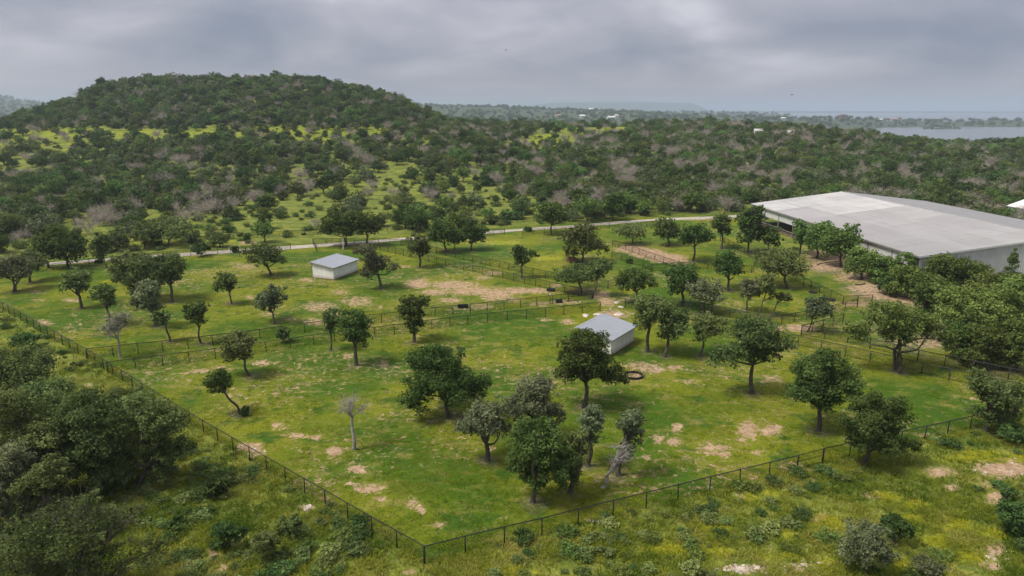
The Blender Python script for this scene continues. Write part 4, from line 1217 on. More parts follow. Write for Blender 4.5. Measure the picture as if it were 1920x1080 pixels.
keep = rgw.random(len(P)) < dens
P, z, px, py, hill, right = P[keep], z[keep], px[keep], py[keep], hill[keep], right[keep]
kn = fbm(P[:, 0] / 28, P[:, 1] / 28, 44, 2)
bn = fbm(P[:, 0] / 22, P[:, 1] / 22, 91, 2)
uu = rgw.random(len(P))
pj = np.where(hill, 0.45, np.where(right > 0.5, 0.32, 0.42)) + 0.3 * kn
pb = np.clip(np.where(hill, 0.08, np.where(right > 0.5, 0.22, 0.21)) + 0.35 * bn, 0.02, 0.7)
kinds = np.where(uu < pb, 2, np.where(rgw.random(len(P)) < pj, 1, 0))
KN = ['oak', 'juniper', 'bare', 'shrub']
sc_ = np.array([0.98, 1.05, 1.05])[kinds] * (0.68 + 0.68 * rgw.random(len(P))) * np.where(hill, 0.84 + 0.45 * (rgw.random(len(P)) < 0.12), 1.0)
for i in range(len(P)):
    k = KN[kinds[i]]
    row = (P[i, 0], P[i, 1], z[i] - 0.1, sc_[i], rgw.random() * 6.283, rgw.integers(len(VAR[k])), sc_[i] / P[i, 1])
    (hill_rows if hill[i] else plants)[k].append(row)
# bushes between them
P, z, px, py = wood_scatter(jitter_grid(140, 470, 4.2))
ok = (P[:, 1] > 150 + 0.10 * P[:, 0] * (P[:, 0] > 0)) & (px > -40) & (px < 1960) & ~((px > 1640) & (py > 470) & (py < 720))
P, z, px, py = P[ok], z[ok], px[ok], py[ok]
dn = 0.55 + 0.3 * fbm(P[:, 0] / 15, P[:, 1] / 15, 63, 2) - 0.50 * np.clip(ell(px, py, CLEAR) * 1.2, 0, 1) - 0.1 * ell(px, py, SPARSE) + 0.25 * ell(px, py, DRYCLEAR)
keep = rgw.random(len(P)) < dn
P, z, px, py = P[keep], z[keep], px[keep], py[keep]
for i in range(len(P)):
    s = 0.5 + 0.9 * rgw.random() ** 1.5
    v = rgw.integers(5)
    plants['shrub'].append((P[i, 0], P[i, 1], z[i] - 0.08, s, rgw.random() * 6.283, v, s / P[i, 1]))

LIMIT = {'oak': 290, 'juniper': 290, 'bare': 220, 'shrub': 290}
LAB = {'oak': ('rounded dark green live oak in the scrub woodland behind the gravel road', 'tree', 'live oaks of the woodland behind the road'),
       'juniper': ('dense olive juniper in the scrub woodland behind the gravel road', 'tree', 'junipers of the woodland behind the road'),
       'bare': ('grey leafless tree in the scrub woodland behind the gravel road', 'tree', 'leafless trees of the woodland behind the road'),
       'shrub': ('low bush in the scrub woodland behind the gravel road', 'bush', 'bushes of the woodland behind the road')}
rest = {k: [] for k in NAMEOF}
for k in NAMEOF:
    rows = sorted(plants[k], key=lambda r: -r[6])
    rest[k] = rows[LIMIT[k]:]
    for r in rows[:LIMIT[k]]:
        tm, cm, jm = VAR[k][int(r[5])]
        if cm is not None and k == 'oak' and r[1] < 300:
            o = empty(NAMEOF[k], r[:3], r[4]); o.scale = (r[3],) * 3
            link('trunk', tm, o); link('crown', cm, o)
        else:
            o = link(NAMEOF[k], jm, None, r[:3], r[4]); o.scale = (r[3],) * 3
        tag(o, *LAB[k])
        ppx = float(proj(r[0], r[1], r[2])[0])
        area = 'left of centre' if ppx < 700 else ('in the centre' if ppx < 1250 else 'behind the arena')
        depth_ = 'close behind the gravel road' if r[1] < 235 else ('halfway back' if r[1] < 310 else 'far back')
        o['label'] = {'oak': 'rounded green oak', 'juniper': 'dense olive juniper', 'bare': 'grey leafless tree', 'shrub': 'low bush'}[k] + ' in scrub woodland ' + area + ', ' + depth_
        o['group'] = LAB[k][2] + ', ' + area + ', ' + depth_


def scatter_rows(name, rowsets, label, cat):
    meshes = []; base = {}
    for k in KN:
        base[k] = len(meshes); meshes += [v[2] for v in VAR[k]]
    pts, rz, s3, ix = [], [], [], []
    for k in KN:
        for r in rowsets.get(k, []):
            pts.append(r[:3]); rz.append(r[4]); s3.append((r[3], r[3], r[3] * (r[7] if len(r) > 7 else 1))); ix.append(base[k] + int(r[5]))
    o = instancer(name, pts, np.array(rz), s3, ix, meshes)
    return tag(o, label, cat, kind='stuff')


scatter_rows('scrub_woodland', rest, 'far scrub woodland of oaks, junipers and leafless trees', 'woodland')
scatter_rows('hillside_woods', hill_rows, 'dense dark woods covering the flat-topped hill', 'woodland')
# country beyond the ridge: far trees read as one mass
fr = {'oak': [], 'juniper': []}
yy_ = 620 * (4900 / 620) ** rgw.random(16000); xx_ = (rgw.random(16000) * 1.7 - 0.85) * yy_
zz_ = height(xx_, yy_)
sel = np.where((zz_ > LAKE_Z + 1.5) & ~((yy_ < 900) & (zz_ < -4)))[0][:6500]
for j in sel:
    k = 'oak' if rgw.random() < 0.7 else 'juniper'
    fr[k].append((xx_[j], yy_[j], zz_[j] - 0.4, (1.1 + 0.9 * rgw.random()) * (1 + yy_[j] / 3600), rgw.random() * 6.283, rgw.integers(len(VAR[k])), 0, 0.85))
for _ in range(45):
    xi, yi = 1231 + rgw.normal() * 34, 2010 + rgw.normal() * 18
    fr['oak'].append((xi, yi, float(height(xi, yi)) - 0.3, 1.0 + 0.5 * rgw.random(), rgw.random() * 6.283, rgw.integers(len(VAR['oak'])), 0, 0.85))
scatter_rows('lakeside_woods', fr, 'hazy far woods on the low land round the lake', 'woodland')
print('PLANTS', {k: len(v) for k, v in plants.items()}, {k: len(v) for k, v in hill_rows.items()})


# ------------------------------------------------------------------ fences
_post = {}


def post_mesh(r, h):
    k = (round(r, 3), round(h, 2))
    if k not in _post:
        mb = MB(); mb.tube([(0, 0, -0.3), (0, 0, h)], r, 8); mb.tube([(0, 0, h), (0, 0, h + 0.03), (0, 0, h + 0.06)], [r * 1.25, r * 1.2, r * 0.3], 8)
        _post[k] = mb.mesh('post', M['black_metal'], True)
    return _post[k]


def resample(pts, step):
    """posts at the corners and evenly between"""
    out = [pts[0]]; corner = [True]
    for a, b in zip(pts[:-1], pts[1:]):
        n = max(1, round(np.linalg.norm(b - a) / step))
        for i in range(1, n + 1):
            out.append(a + (b - a) * i / n); corner.append(i == n)
    return np.array(out), corner


def fence(label, px, h=1.5, step=3.0, corners=True, mid=False, name='chain_link_fence', thick=()):
    W_ = np.array([at(*p)[:2] for p in px])
    P, cor = resample(W_, step)
    z = height(P[:, 0], P[:, 1])
    o0 = np.array([P[0, 0], P[0, 1], z[0]])
    root = tag(empty(name, o0), label, 'fence')
    Q = np.c_[P, z] - o0
    rr_ = np.random.default_rng(int(abs(P[0, 0] * 77)) + len(P))
    hs = h + rr_.normal(size=len(P)) * 0.012
    for i, p in enumerate(Q):
        big = (i in (0, len(Q) - 1)) or (corners and cor[i]) or i in thick
        o = link('post', post_mesh(0.07 if big else 0.052, h), root, p)
        o.rotation_euler = (rr_.normal() * 0.016, rr_.normal() * 0.016, 0)
    mb = MB(); mb.tube([p + np.array([0, 0, hh]) for p, hh in zip(Q, hs)], 0.042, 6); mb.build('top_rail', M['black_metal'], root)
    if mid:
        mb = MB(); mb.tube([p + np.array([0, 0, 0.12]) for p in Q], 0.02, 5); mb.build('bottom_rail', M['black_metal'], root)
    # the woven wire, hung on the far side of the posts
    V = []; U = []; Fq = []; s = 0.0
    for i, p in enumerate(Q):
        if i: s += np.linalg.norm(Q[i] - Q[i - 1])
        V += [tuple(p + (0, 0.045, 0.03)), tuple(p + (0, 0.045, hs[i] - 0.03))]; U += [(s, 0.03), (s, h - 0.03)]
        if i: Fq.append((2 * i - 2, 2 * i, 2 * i + 1, 2 * i - 1))
    me = mesh_np('wire_mesh', V, np.array(Fq), mats=[M['chain_link']])
    uv = me.uv_layers.new(name='UVMap')
    vi = np.zeros(len(me.loops), np.int32); me.loops.foreach_get('vertex_index', vi)
    uv.data.foreach_set('uv', np.array(U, np.float32)[vi].ravel())
    link('wire_mesh', me, root)
    return root


def gate(label, a, b, h=1.5, brace=True, ajar=0.0):
    A = at(*a); B = at(*b)
    d = (B - A)[:2]; Lg = np.linalg.norm(d)
    root = tag(empty('field_gate', A, math.atan2(d[1], d[0]) + ajar), label, 'gate')
    mb = MB()
    x0, x1 = 0.10, Lg - 0.10
    mb.tube([(x0, 0, 0.12), (x1, 0, 0.12), (x1, 0, h), (x0, 0, h), (x0, 0, 0.12)], 0.035, 6)
    gf = mb.build('gate_frame', M['black_metal'], root)
    if brace:
        mb = MB(); mb.tube([(x0, 0, h * 0.55), (x1, 0, h * 0.55)], 0.028, 6); mb.build('brace', M['black_metal'], gf)
    V = [(x0, 0.02, 0.15), (x1, 0.02, 0.15), (x1, 0.02, h - 0.03), (x0, 0.02, h - 0.03)]
    me = mesh_np('wire_mesh', V, np.array([[0, 1, 2, 3]]), mats=[M['chain_link']])
    uv = me.uv_layers.new(name='UVMap'); uv.data.foreach_set('uv', np.array([(x, z) for x, y, z in V], np.float32).ravel())
    link('wire_mesh', me, root)
    for x in (x0, x1):
        for zz in (0.35, h - 0.25):
            m2 = MB(); m2.box(x - 0.05, x + 0.05, -0.05, 0.05, zz - 0.04, zz + 0.04); m2.build('hinge', M['black_metal'], gf)


fence('black chain-link fence along the left side of the paddocks', [(-190, 487), (7, 583), (163, 673), (409, 829), (611, 949), (796, 1058)], corners=False)
fence('black chain-link fence along the front from the near corner to the gate', [(796, 1058), (1016, 1003), (1271, 938), (1494, 881)], corners=False)
gate('narrow black braced gate in the front fence left of the broad dark oak', (1494, 881), (1542, 868))
fence('black chain-link fence along the front from the gate to the right edge', [(1542, 868), (1733, 824), (1898, 787), (2040, 755)], corners=False)
fence('black chain-link fence on the far side of the cross lane left of the junction', [(165, 674), (306, 659), (572, 624), (816, 593), (1065, 566)], corners=False)
fence('black chain-link fence on the near side of the cross lane left of the junction', [(203, 700), (355, 680), (589, 647), (877, 608), (1125, 583)], corners=False)
gate('wide black gate at the lane junction beside the curved oak', (1065, 566), (1111, 561), h=1.6)
fence('black chain-link fence on the near side of the right lane', [(1172, 577), (1290, 600), (1496, 648), (1631, 679), (1779, 713), (1980, 757)], corners=False)
fence('black chain-link fence on the far side of the right lane below the small paddock', [(1195, 567), (1334, 588), (1442, 612)], corners=False)
fence('black chain-link fence rising from the right lane towards the arena', [(1442, 612), (1512, 600), (1560, 589), (1607, 576)], corners=False)
fence('black chain-link fence below the arena track along the small paddock', [(1506, 535), (1536, 549), (1580, 571), (1634, 569)])
fence('black chain-link fence behind the wide many-stemmed oak', [(1580, 606), (1502, 629), (1589, 643), (1720, 676), (1823, 698), (1960, 726)])
fence('black chain-link fence on the near side of the back lane to the farther shed', [(1111, 561), (1058, 549), (1004, 537), (887, 510), (803, 491), (700, 467)], corners=False)
fence('black chain-link fence on the far side of the back lane to the road', [(1140, 541), (1023, 522), (954, 507), (854, 484), (752, 461)], corners=False)
fence('black chain-link fence along the near road verge left of the road gate', [(-120, 523), (100, 508), (168, 499), (333, 482), (457, 474), (545, 468)], corners=False)
fence('black chain-link fence by the road gate behind the farther shed', [(594, 471), (587, 459), (690, 457), (752, 461)])
fence('black chain-link fence between the back lane and the centre road gap', [(752, 461), (860, 448), (946, 440)], corners=False)
fence('black chain-link fence along the near road verge right of the road gap', [(980, 441), (1060, 436), (1110, 431), (1142, 428), (1230, 424)], corners=False)
fence('long black chain-link fence on the far side of the gravel road', [(60, 483), (239, 464), (416, 451), (525, 444), (727, 432), (863, 424), (1000, 416), (1150, 407), (1300, 400)], corners=False)
fence('black chain-link fence above the dirt strip in the back right paddock', [(1148, 461), (1173, 469), (1211, 483), (1280, 507)], corners=False)
fence('black chain-link fence below the dirt strip in the back right paddock', [(1147, 483), (1206, 501), (1222, 509), (1140, 541)])
fence('black chain-link fence from the dirt strip corner to the small paddock', [(1222, 509), (1300, 503), (1409, 512), (1426, 484)])
fence('black chain-link fence stepping down beside the dark oak at the arena', [(1350, 452), (1375, 466), (1417, 488), (1506, 535)], corners=False)


# ------------------------------------------------------------------ sheds
def shed_wall_mat():
    t = NT('white_sheet_wall')
    O = t.obj(); s = t.n('SeparateXYZ'); t.l(O, s.inputs[0])
    n = t.noise(O, 1.2, 5, 0.6, 0, (1, 1, 0.25)); n2 = t.noise(O, 0.7, 3)
    c = t.mix(t.sm(n, 0.35, 0.7), (0.68, 0.68, 0.65), (0.80, 0.80, 0.78))
    spl = t.math('SUBTRACT', t.math('ADD', 0.55, t.math('MULTIPLY', n2, 0.5)), s.outputs[2])
    c = t.mix(t.math('MULTIPLY', t.sm(spl, 0.0, 0.6), 0.55), c, (0.36, 0.27, 0.18))      # splashed mud at the foot
    w = t.math('SINE', t.math('MULTIPLY', t.math('ADD', s.outputs[0], s.outputs[1]), 2 * math.pi / 0.25))
    return t.principled(c, 0.6, 0.3, 0, t.bump(w, 0.25, 0.01))


M['shed_wall'] = shed_wall_mat()
M['shed_roof'] = metal_roof('galvanised_roof', (0.265, 0.285, 0.32), 0.25, 'Y', 0.1)
M['shed_trim'] = plain('grey_steel_trim', (0.22, 0.23, 0.25), 0.1, 3, 0.5, 0.4)
M['skid'] = plain('rusty_skid', (0.17, 0.085, 0.05), 0.3, 3, 0.9, 0.1)


def shed(label, origin, rz, Lx, Ly, zlow, zhigh, hood):
    """x: from the low rear wall (0) to the high open front (-Lx); y: along the length"""
    root = tag(empty('loafing_shed', origin, rz), label, 'shed')
    th = 0.06
    m = MB(); m.box(-th, 0, 0, Ly, 0.12, zlow - 0.02); m.build('rear_wall', M['shed_wall'], root)
    for y0 in (0.0, Ly - th):
        m = MB()
        zt = zhigh - 0.42
        ya, yb = y0 + (0.004 if y0 else 0), y0 + th - (0 if y0 else 0.0)
        m.hexa([(-Lx, ya, 0.12), (-th - 0.002, ya, 0.12), (-th - 0.002, yb, 0.12), (-Lx, yb, 0.12), (-Lx, ya, zt), (-th - 0.002, ya, zlow - 0.03), (-th - 0.002, yb, zlow - 0.03), (-Lx, yb, zt)])
        m.build('side_wall', M['shed_wall'], root)
        m = MB(); m.box(-Lx - 0.05, -Lx + 0.07, y0 - 0.02, y0 + 0.1, 0.0, zhigh - 0.1); m.build('post', M['shed_trim'], root)
        m = MB(); m.box(-Lx, 0.04, y0 - 0.04, y0 + 0.1, -0.05, 0.12); m.build('skid_beam', M['skid'], root)
    m = MB(); m.box(-0.08, 0.05, 0.1, Ly - 0.1, -0.05, 0.118); m.build('skid_beam', M['skid'], root)
    m = MB(); m.box(-Lx - 0.05, -Lx + 0.07, Ly / 2 - 0.06, Ly / 2 + 0.06, 0.0, zhigh - 0.1); m.build('post', M['shed_trim'], root)
    m = MB(); m.box(-Lx - 0.04, -Lx + 0.06, -0.3, Ly + 0.3, zhigh - 0.24, zhigh - 0.08); m.build('header_beam', M['shed_trim'], root)
    ov = 0.35
    sl = (zhigh - zlow) / Lx
    zr = zlow + sl * (Lx + 0.2)
    m = MB()
    m.hexa([(-Lx - 0.2 - hood, -ov, zr - hood * 0.30), (-Lx - 0.21, -ov, zr + 0.02), (-Lx - 0.21, Ly + ov, zr + 0.02), (-Lx - 0.2 - hood, Ly + ov, zr - hood * 0.30),
            (-Lx - 0.2 - hood, -ov, zr - hood * 0.30 + 0.04), (-Lx - 0.21, -ov, zr + 0.06), (-Lx - 0.21, Ly + ov, zr + 0.06), (-Lx - 0.2 - hood, Ly + ov, zr - hood * 0.30 + 0.04)])
    roof = m.build('roof', M['shed_roof'], root)
    n = 9
    for i in range(n):                                   # one sheet of roofing each
        y0 = -ov + (Ly + 2 * ov) * i / n; y1 = -ov + (Ly + 2 * ov) * (i + 1) / n - 0.012
        xa, xb = -Lx - 0.2, ov
        za, zb = zlow + sl * (Lx + 0.2), zlow - sl * ov
        m = MB(); m.hexa([(xa, y0, za), (xb, y0, zb), (xb, y1, zb), (xa, y1, za), (xa, y0, za + 0.035), (xb, y0, zb + 0.035), (xb, y1, zb + 0.035), (xa, y1, za + 0.035)])
        m.build('roof_sheet', M['shed_roof'], roof)
    for y in (-ov - 0.03, Ly + ov):                      # edge flashing
        m = MB(); xa, xb = -Lx - 0.2, ov
        za, zb = zlow + sl * (Lx + 0.2), zlow - sl * ov
        m.hexa([(xa, y, za - 0.10), (xb, y, zb - 0.10), (xb, y + 0.028, zb - 0.10), (xa, y + 0.028, za - 0.10), (xa, y, za + 0.05), (xb, y, zb + 0.05), (xb, y + 0.028, zb + 0.05), (xa, y + 0.028, za + 0.05)])
        m.build('flashing', M['shed_trim'], roof)
    m = MB(); m.box(ov, ov + 0.03, -ov, Ly + ov, zlow - sl * ov - 0.1, zlow - sl * ov + 0.04); m.build('flashing', M['shed_trim'], roof)
    return root


def shed_at(label, near_px, far_px, Lx, Ly, zl, zh, hood):
    A = at(*near_px); B = at(*far_px)
    d = (B - A)[:2]; ang = math.atan2(d[1], d[0]) - math.pi / 2
    return shed(label, A, ang, Lx, Ly, zl, zh, hood)


shed_at('white metal loafing shed with bluish roof, the farther one in the left paddock', (626, 525), (672, 508), 4.9, 8.0, 2.45, 3.15, 0.25)
shed_at('white metal loafing shed with hooded grey roof, the nearer one behind the bushy oak', (1145, 668), (1176, 648), 4.7, 7.2, 2.4, 3.15, 0.75)

# ------------------------------------------------------------------ covered arena
E_H, R_H = 5.5, 8.6


def arena_roof_mat():
    t = NT('weathered_galvalume')
    at_ = t.n('ObjectInfo').outputs['Color']
    O = t.obj(); s = t.n('SeparateXYZ'); t.l(O, s.inputs[0])
    n = t.noise(O, 0.15, 5, 0.6); n2 = t.noise(O, 1.0, 4, 0.65, 0, (1.0, 0.06, 1))
    c = t.mix(t.math('MULTIPLY', t.sm(n, 0.35, 0.75), 0.35), at_, (0.24, 0.225, 0.22))
    c = t.mix(t.math('MULTIPLY', t.sm(n2, 0.45, 0.75), 0.35), c, (0.17, 0.16, 0.155))
    w = t.math('SINE', t.math('MULTIPLY', s.outputs[1], 2 * math.pi / 0.6))
    nm = t.bump(t.math('POWER', t.math('ABSOLUTE', w), 6.0), 0.8, 0.05)
    return t.principled(c, 0.48, 0.5, 0.0, nm)


def arena_wall_mat():
    t = NT('light_grey_ribbed_wall')
    O = t.obj(); s = t.n('SeparateXYZ'); t.l(O, s.inputs[0])
    n = t.noise(O, 0.4, 5, 0.6, 0, (1, 1, 0.3))
    c = t.mix(t.sm(n, 0.3, 0.7), (0.50, 0.50, 0.50), (0.62, 0.62, 0.62))
    w = t.math('SINE', t.math('MULTIPLY', t.math('ADD', s.outputs[0], s.outputs[1]), 2 * math.pi / 0.9))
    r_ = t.math('POWER', t.math('ABSOLUTE', w), 8.0)
    c = t.mix(t.math('MULTIPLY', r_, 0.35), c, (0.22, 0.22, 0.24))
    return t.principled(c, 0.5, 0.4, 0, t.bump(r_, 0.8, 0.05))


M['arena_roof'] = arena_roof_mat()
M['arena_wall'] = arena_wall_mat()
M['arena_trim'] = plain('grey_eave_trim', (0.20, 0.195, 0.19), 0.1, 2, 0.5, 0.4)
M['light_trim'] = plain('pale_edge_trim', (0.60, 0.60, 0.60), 0.05, 2, 0.45, 0.4)
M['ridge_trim'] = plain('ridge_trim', (0.28, 0.275, 0.27), 0.1, 1, 0.5, 0.4)
M['dirt_floor'] = plain('arena_sand', (0.16, 0.12, 0.085), 0.2, 1.0, 0.95, 0.1)

arena = tag(empty('riding_arena', (ARENA_A[0], ARENA_A[1], 0), math.atan2(ar_p[1], ar_p[0])), 'huge open-sided riding arena with pale low-pitched metal roof', 'arena')
# local x: across (0 near eave .. 53 far eave), y: along from the near gable
WA = 2 * ar_HW
m = MB(); m.box(0.3, WA - 0.3, 0.3, ar_L - 0.3, -0.4, 0.12); m.build('floor', M['dirt_floor'], arena)
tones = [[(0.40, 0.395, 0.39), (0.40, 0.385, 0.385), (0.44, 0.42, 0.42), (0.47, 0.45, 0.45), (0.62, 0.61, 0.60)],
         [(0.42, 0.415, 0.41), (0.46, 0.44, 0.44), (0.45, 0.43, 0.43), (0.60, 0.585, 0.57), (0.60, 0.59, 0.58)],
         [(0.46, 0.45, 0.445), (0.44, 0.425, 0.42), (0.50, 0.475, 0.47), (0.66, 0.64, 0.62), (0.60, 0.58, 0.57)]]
m = MB(); m.hexa([(ar_HW - 0.5, -0.4, R_H - 0.02), (ar_HW + 0.5, -0.4, R_H - 0.02), (ar_HW + 0.5, ar_L + 0.4, R_H - 0.02), (ar_HW - 0.5, ar_L + 0.4, R_H - 0.02),
                  (ar_HW - 0.06, -0.4, R_H + 0.12), (ar_HW + 0.06, -0.4, R_H + 0.12), (ar_HW + 0.06, ar_L + 0.4, R_H + 0.12), (ar_HW - 0.06, ar_L + 0.4, R_H + 0.12)])
roof_part = m.build('roof', M['ridge_trim'], arena)
rgA = np.random.default_rng(8)
sheetm = {}
ny = 40
for side in (0, 1):
    for c in range(3):
        for i in range(ny):                               # each sheet of roofing
            y0 = -0.35 + (ar_L + 0.7) * i / ny; y1 = -0.35 + (ar_L + 0.7) * (i + 1) / ny - 0.03
            f0, f1 = c / 3, (c + 1) / 3 + 0.002
            a0 = -0.45 + (ar_HW + 0.45) * f0; a1 = -0.45 + (ar_HW + 0.45) * f1
            z0 = E_H + (R_H - E_H) * (a0 / ar_HW) + (0.006 * c); z1 = E_H + (R_H - E_H) * (min(a1, ar_HW) / ar_HW) + 0.006 * c
            if side: a0, a1 = WA - a0, WA - a1
            xs = (a0, a1) if a0 < a1 else (a1, a0); zz = (z0, z1) if a0 < a1 else (z1, z0)
            m = MB(); m.hexa([(xs[0], y0, zz[0]), (xs[1], y0, zz[1]), (xs[1], y1, zz[1]), (xs[0], y1, zz[0]),
                              (xs[0], y0, zz[0] + 0.05), (xs[1], y0, zz[1] + 0.05), (xs[1], y1, zz[1] + 0.05), (xs[0], y1, zz[0] + 0.05)])
            o = m.build('roof_sheet', M['arena_roof'], roof_part)
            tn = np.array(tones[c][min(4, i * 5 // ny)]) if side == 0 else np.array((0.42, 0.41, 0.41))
            tn = (tn - 0.40) * 0.95 * 0.80 + 0.285 if side == 0 else tn * 0.60  # far slope's dimmer light is put into its darker sheet colour
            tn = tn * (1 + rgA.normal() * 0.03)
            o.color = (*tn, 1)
for x in (-0.55, WA + 0.45):
    m = MB(); m.box(x, x + 0.1, -0.4, ar_L + 0.4, E_H - 0.32, E_H - 0.03); m.build('gutter', M['arena_trim'], roof_part)
for y in (-0.42, ar_L + 0.38):
    for s0 in (0, 1):
        x0, x1 = (-0.45, ar_HW) if s0 == 0 else (ar_HW, WA + 0.45)
        z0 = E_H - 0.05 if s0 == 0 else R_H; z1 = R_H if s0 == 0 else E_H - 0.05
        m = MB(); m.hexa([(x0, y, z0 - 0.28), (x1, y, z1 - 0.28), (x1, y + 0.05, z1 - 0.28), (x0, y + 0.05, z0 - 0.28), (x0, y, z0 + 0.10), (x1, y, z1 + 0.10), (x1, y + 0.05, z1 + 0.10), (x0, y + 0.05, z0 + 0.10)])
        m.build('gable_trim', M['light_trim'], roof_part)
# side skirts: upper wall panels between posts, open below
nb = 9
for x in (0.0, WA - 0.08):
    for i in range(nb + 1):
        y = 0.1 + (ar_L - 0.35) * i / nb
        m = MB(); m.box(x - 0.06, x + 0.2, y, y + 0.22, 0, E_H - 0.06); m.build('column', M['arena_trim'], arena)
    for i in range(nb):
        y0 = 0.34 + (ar_L - 0.35) * i / nb; y1 = 0.08 + (ar_L - 0.35) * (i + 1) / nb
        m = MB(); m.box(x, x + 0.06, y0, y1, E_H - 2.35, E_H - 0.1); m.build('wall_panel', M['arena_wall'], arena)
    m = MB(); m.box(x + 0.07, x + 0.13, 0.4, ar_L - 0.4, 1.1, 1.3); m.build('kick_rail', M['arena_trim'], arena)
# gable end walls in panels
npan = 12
for y in (0.0, ar_L - 0.06):
    for i in range(npan):
        x0 = 0.24 + (WA - 0.48) * i / npan; x1 = 0.24 + (WA - 0.48) * (i + 1) / npan - 0.02
        zt = lambda x: E_H + (R_H - E_H) * (1 - abs(x - ar_HW) / ar_HW) - 0.08
        zb = 1.5
        pts0 = [(x0, zb), (x1, zb), (x1, zt(x1)), (x0, zt(x0))]
        m = MB(); m.hexa([(x0, y, zb), (x1, y, zb), (x1, y + 0.05, zb), (x0, y + 0.05, zb), (x0, y, zt(x0)), (x1, y, zt(x1)), (x1, y + 0.05, zt(x1)), (x0, y + 0.05, zt(x0))])
        m.build('wall_panel', M['arena_wall'], arena)
    for i in (0, 3, 6, 9, 12):
        x = 0.24 + (WA - 0.48) * i / npan
        m = MB(); m.box(x - 0.12, x + 0.12, y + 0.055, y + 0.25, 0, 5.2); m.build('column', M['arena_trim'], arena)
m = MB(); m.box(-0.1, 0.22, -0.06, -0.003, 0, E_H - 0.1); m.build('corner_trim', M['light_trim'], arena)

# second roof beyond the arena
def small_barn(label, centre, rz, Lb, Wb, eave, ridge, roofm, wallm, name='barn', cat='barn'):
    root = tag(empty(name, centre, rz), label, cat)
    m = MB(); m.box(-Wb / 2, Wb / 2, -Lb / 2, Lb / 2, -0.5, eave)
    for y in (-Lb / 2, Lb / 2):
        pts = [(-Wb / 2, y, eave), (Wb / 2, y, eave), (0, y, ridge - 0.05)]
        m.face(pts if y < 0 else pts[::-1])
    m.build('wall', wallm, root)
    ov = 0.4
    for s in (-1, 1):
        m = MB(); x0, x1 = s * (Wb / 2 + ov), 0
        zz = eave - (ridge - eave) * ov / (Wb / 2)
        p = [(x0, -Lb / 2 - ov, zz), (x1, -Lb / 2 - ov, ridge), (x1, Lb / 2 + ov, ridge), (x0, Lb / 2 + ov, zz)]
        if s > 0: p = [p[1], p[0], p[3], p[2]]
        m.hexa([(a, b, c) for a, b, c in p] + [(a, b, c + 0.1) for a, b, c in p]); m.build('roof_slope', roofm, root)
    return root


M['white_roof'] = plain('white_roof_sheet', (0.62, 0.62, 0.61), 0.04, 0.5, 0.5, 0.4)
M['pale_roof'] = plain('dull_roof_sheet', (0.45, 0.44, 0.43), 0.1, 0.5, 0.6, 0.3)
M['tan_wall'] = plain('tan_stucco', (0.24, 0.18, 0.14), 0.1, 0.5, 0.9, 0.2)
M['red_roof'] = plain('clay_roof', (0.30, 0.17, 0.12), 0.1, 0.5, 0.9, 0.2)
M['pale_wall'] = plain('pale_limestone', (0.58, 0.55, 0.49), 0.1, 0.5, 0.9, 0.2)
M['window'] = plain('dark_window_glass', (0.03, 0.04, 0.05), 0.1, 1, 0.2, 0.5)
c_ = ARENA_A + ar_w * 62 + ar_p * 88
small_barn('white-roofed barn just behind the arena at the picture edge', (c_[0], c_[1], 0.2), math.atan2(ar_p[1], ar_p[0]), 22, 16, 3.6, 6.4, M['white_roof'], M['white_paint'])

# far houses on the lake shore
def house(label, px, py, Y, w, d, h, rz, roofm, wallm, name='lake_house'):
    a = (px - 960) / F * (Y * cp + (CAM_H) * sp * 0.5)
    zz = float(height(a, Y))
    root = tag(empty(name, (a, Y, zz), rz), label, 'house')
    m = MB(); m.box(-w / 2, w / 2, -d / 2, d / 2, -4, h); wl = m.build('wall', wallm, root)
    m = MB(); o_ = 0.8
    m.hexa([(-w / 2 - o_, -d / 2 - o_, h), (w / 2 + o_, -d / 2 - o_, h), (w / 2 + o_, d / 2 + o_, h), (-w / 2 - o_, d / 2 + o_, h),
            (-w / 2 + d * 0.3, -0.1, h + d * 0.28), (w / 2 - d * 0.3, -0.1, h + d * 0.28), (w / 2 - d * 0.3, 0.1, h + d * 0.28), (-w / 2 + d * 0.3, 0.1, h + d * 0.28)])
    m.build('roof', roofm, root)
    for k in range(int(w // 4)):
        x = -w / 2 + 2 + 4 * k
        m = MB(); m.box(x - 0.7, x + 0.7, -d / 2 - 0.05, -d / 2 + 0.05, h * 0.45, h * 0.8); m.build('window', M['window'], wl)
    return root


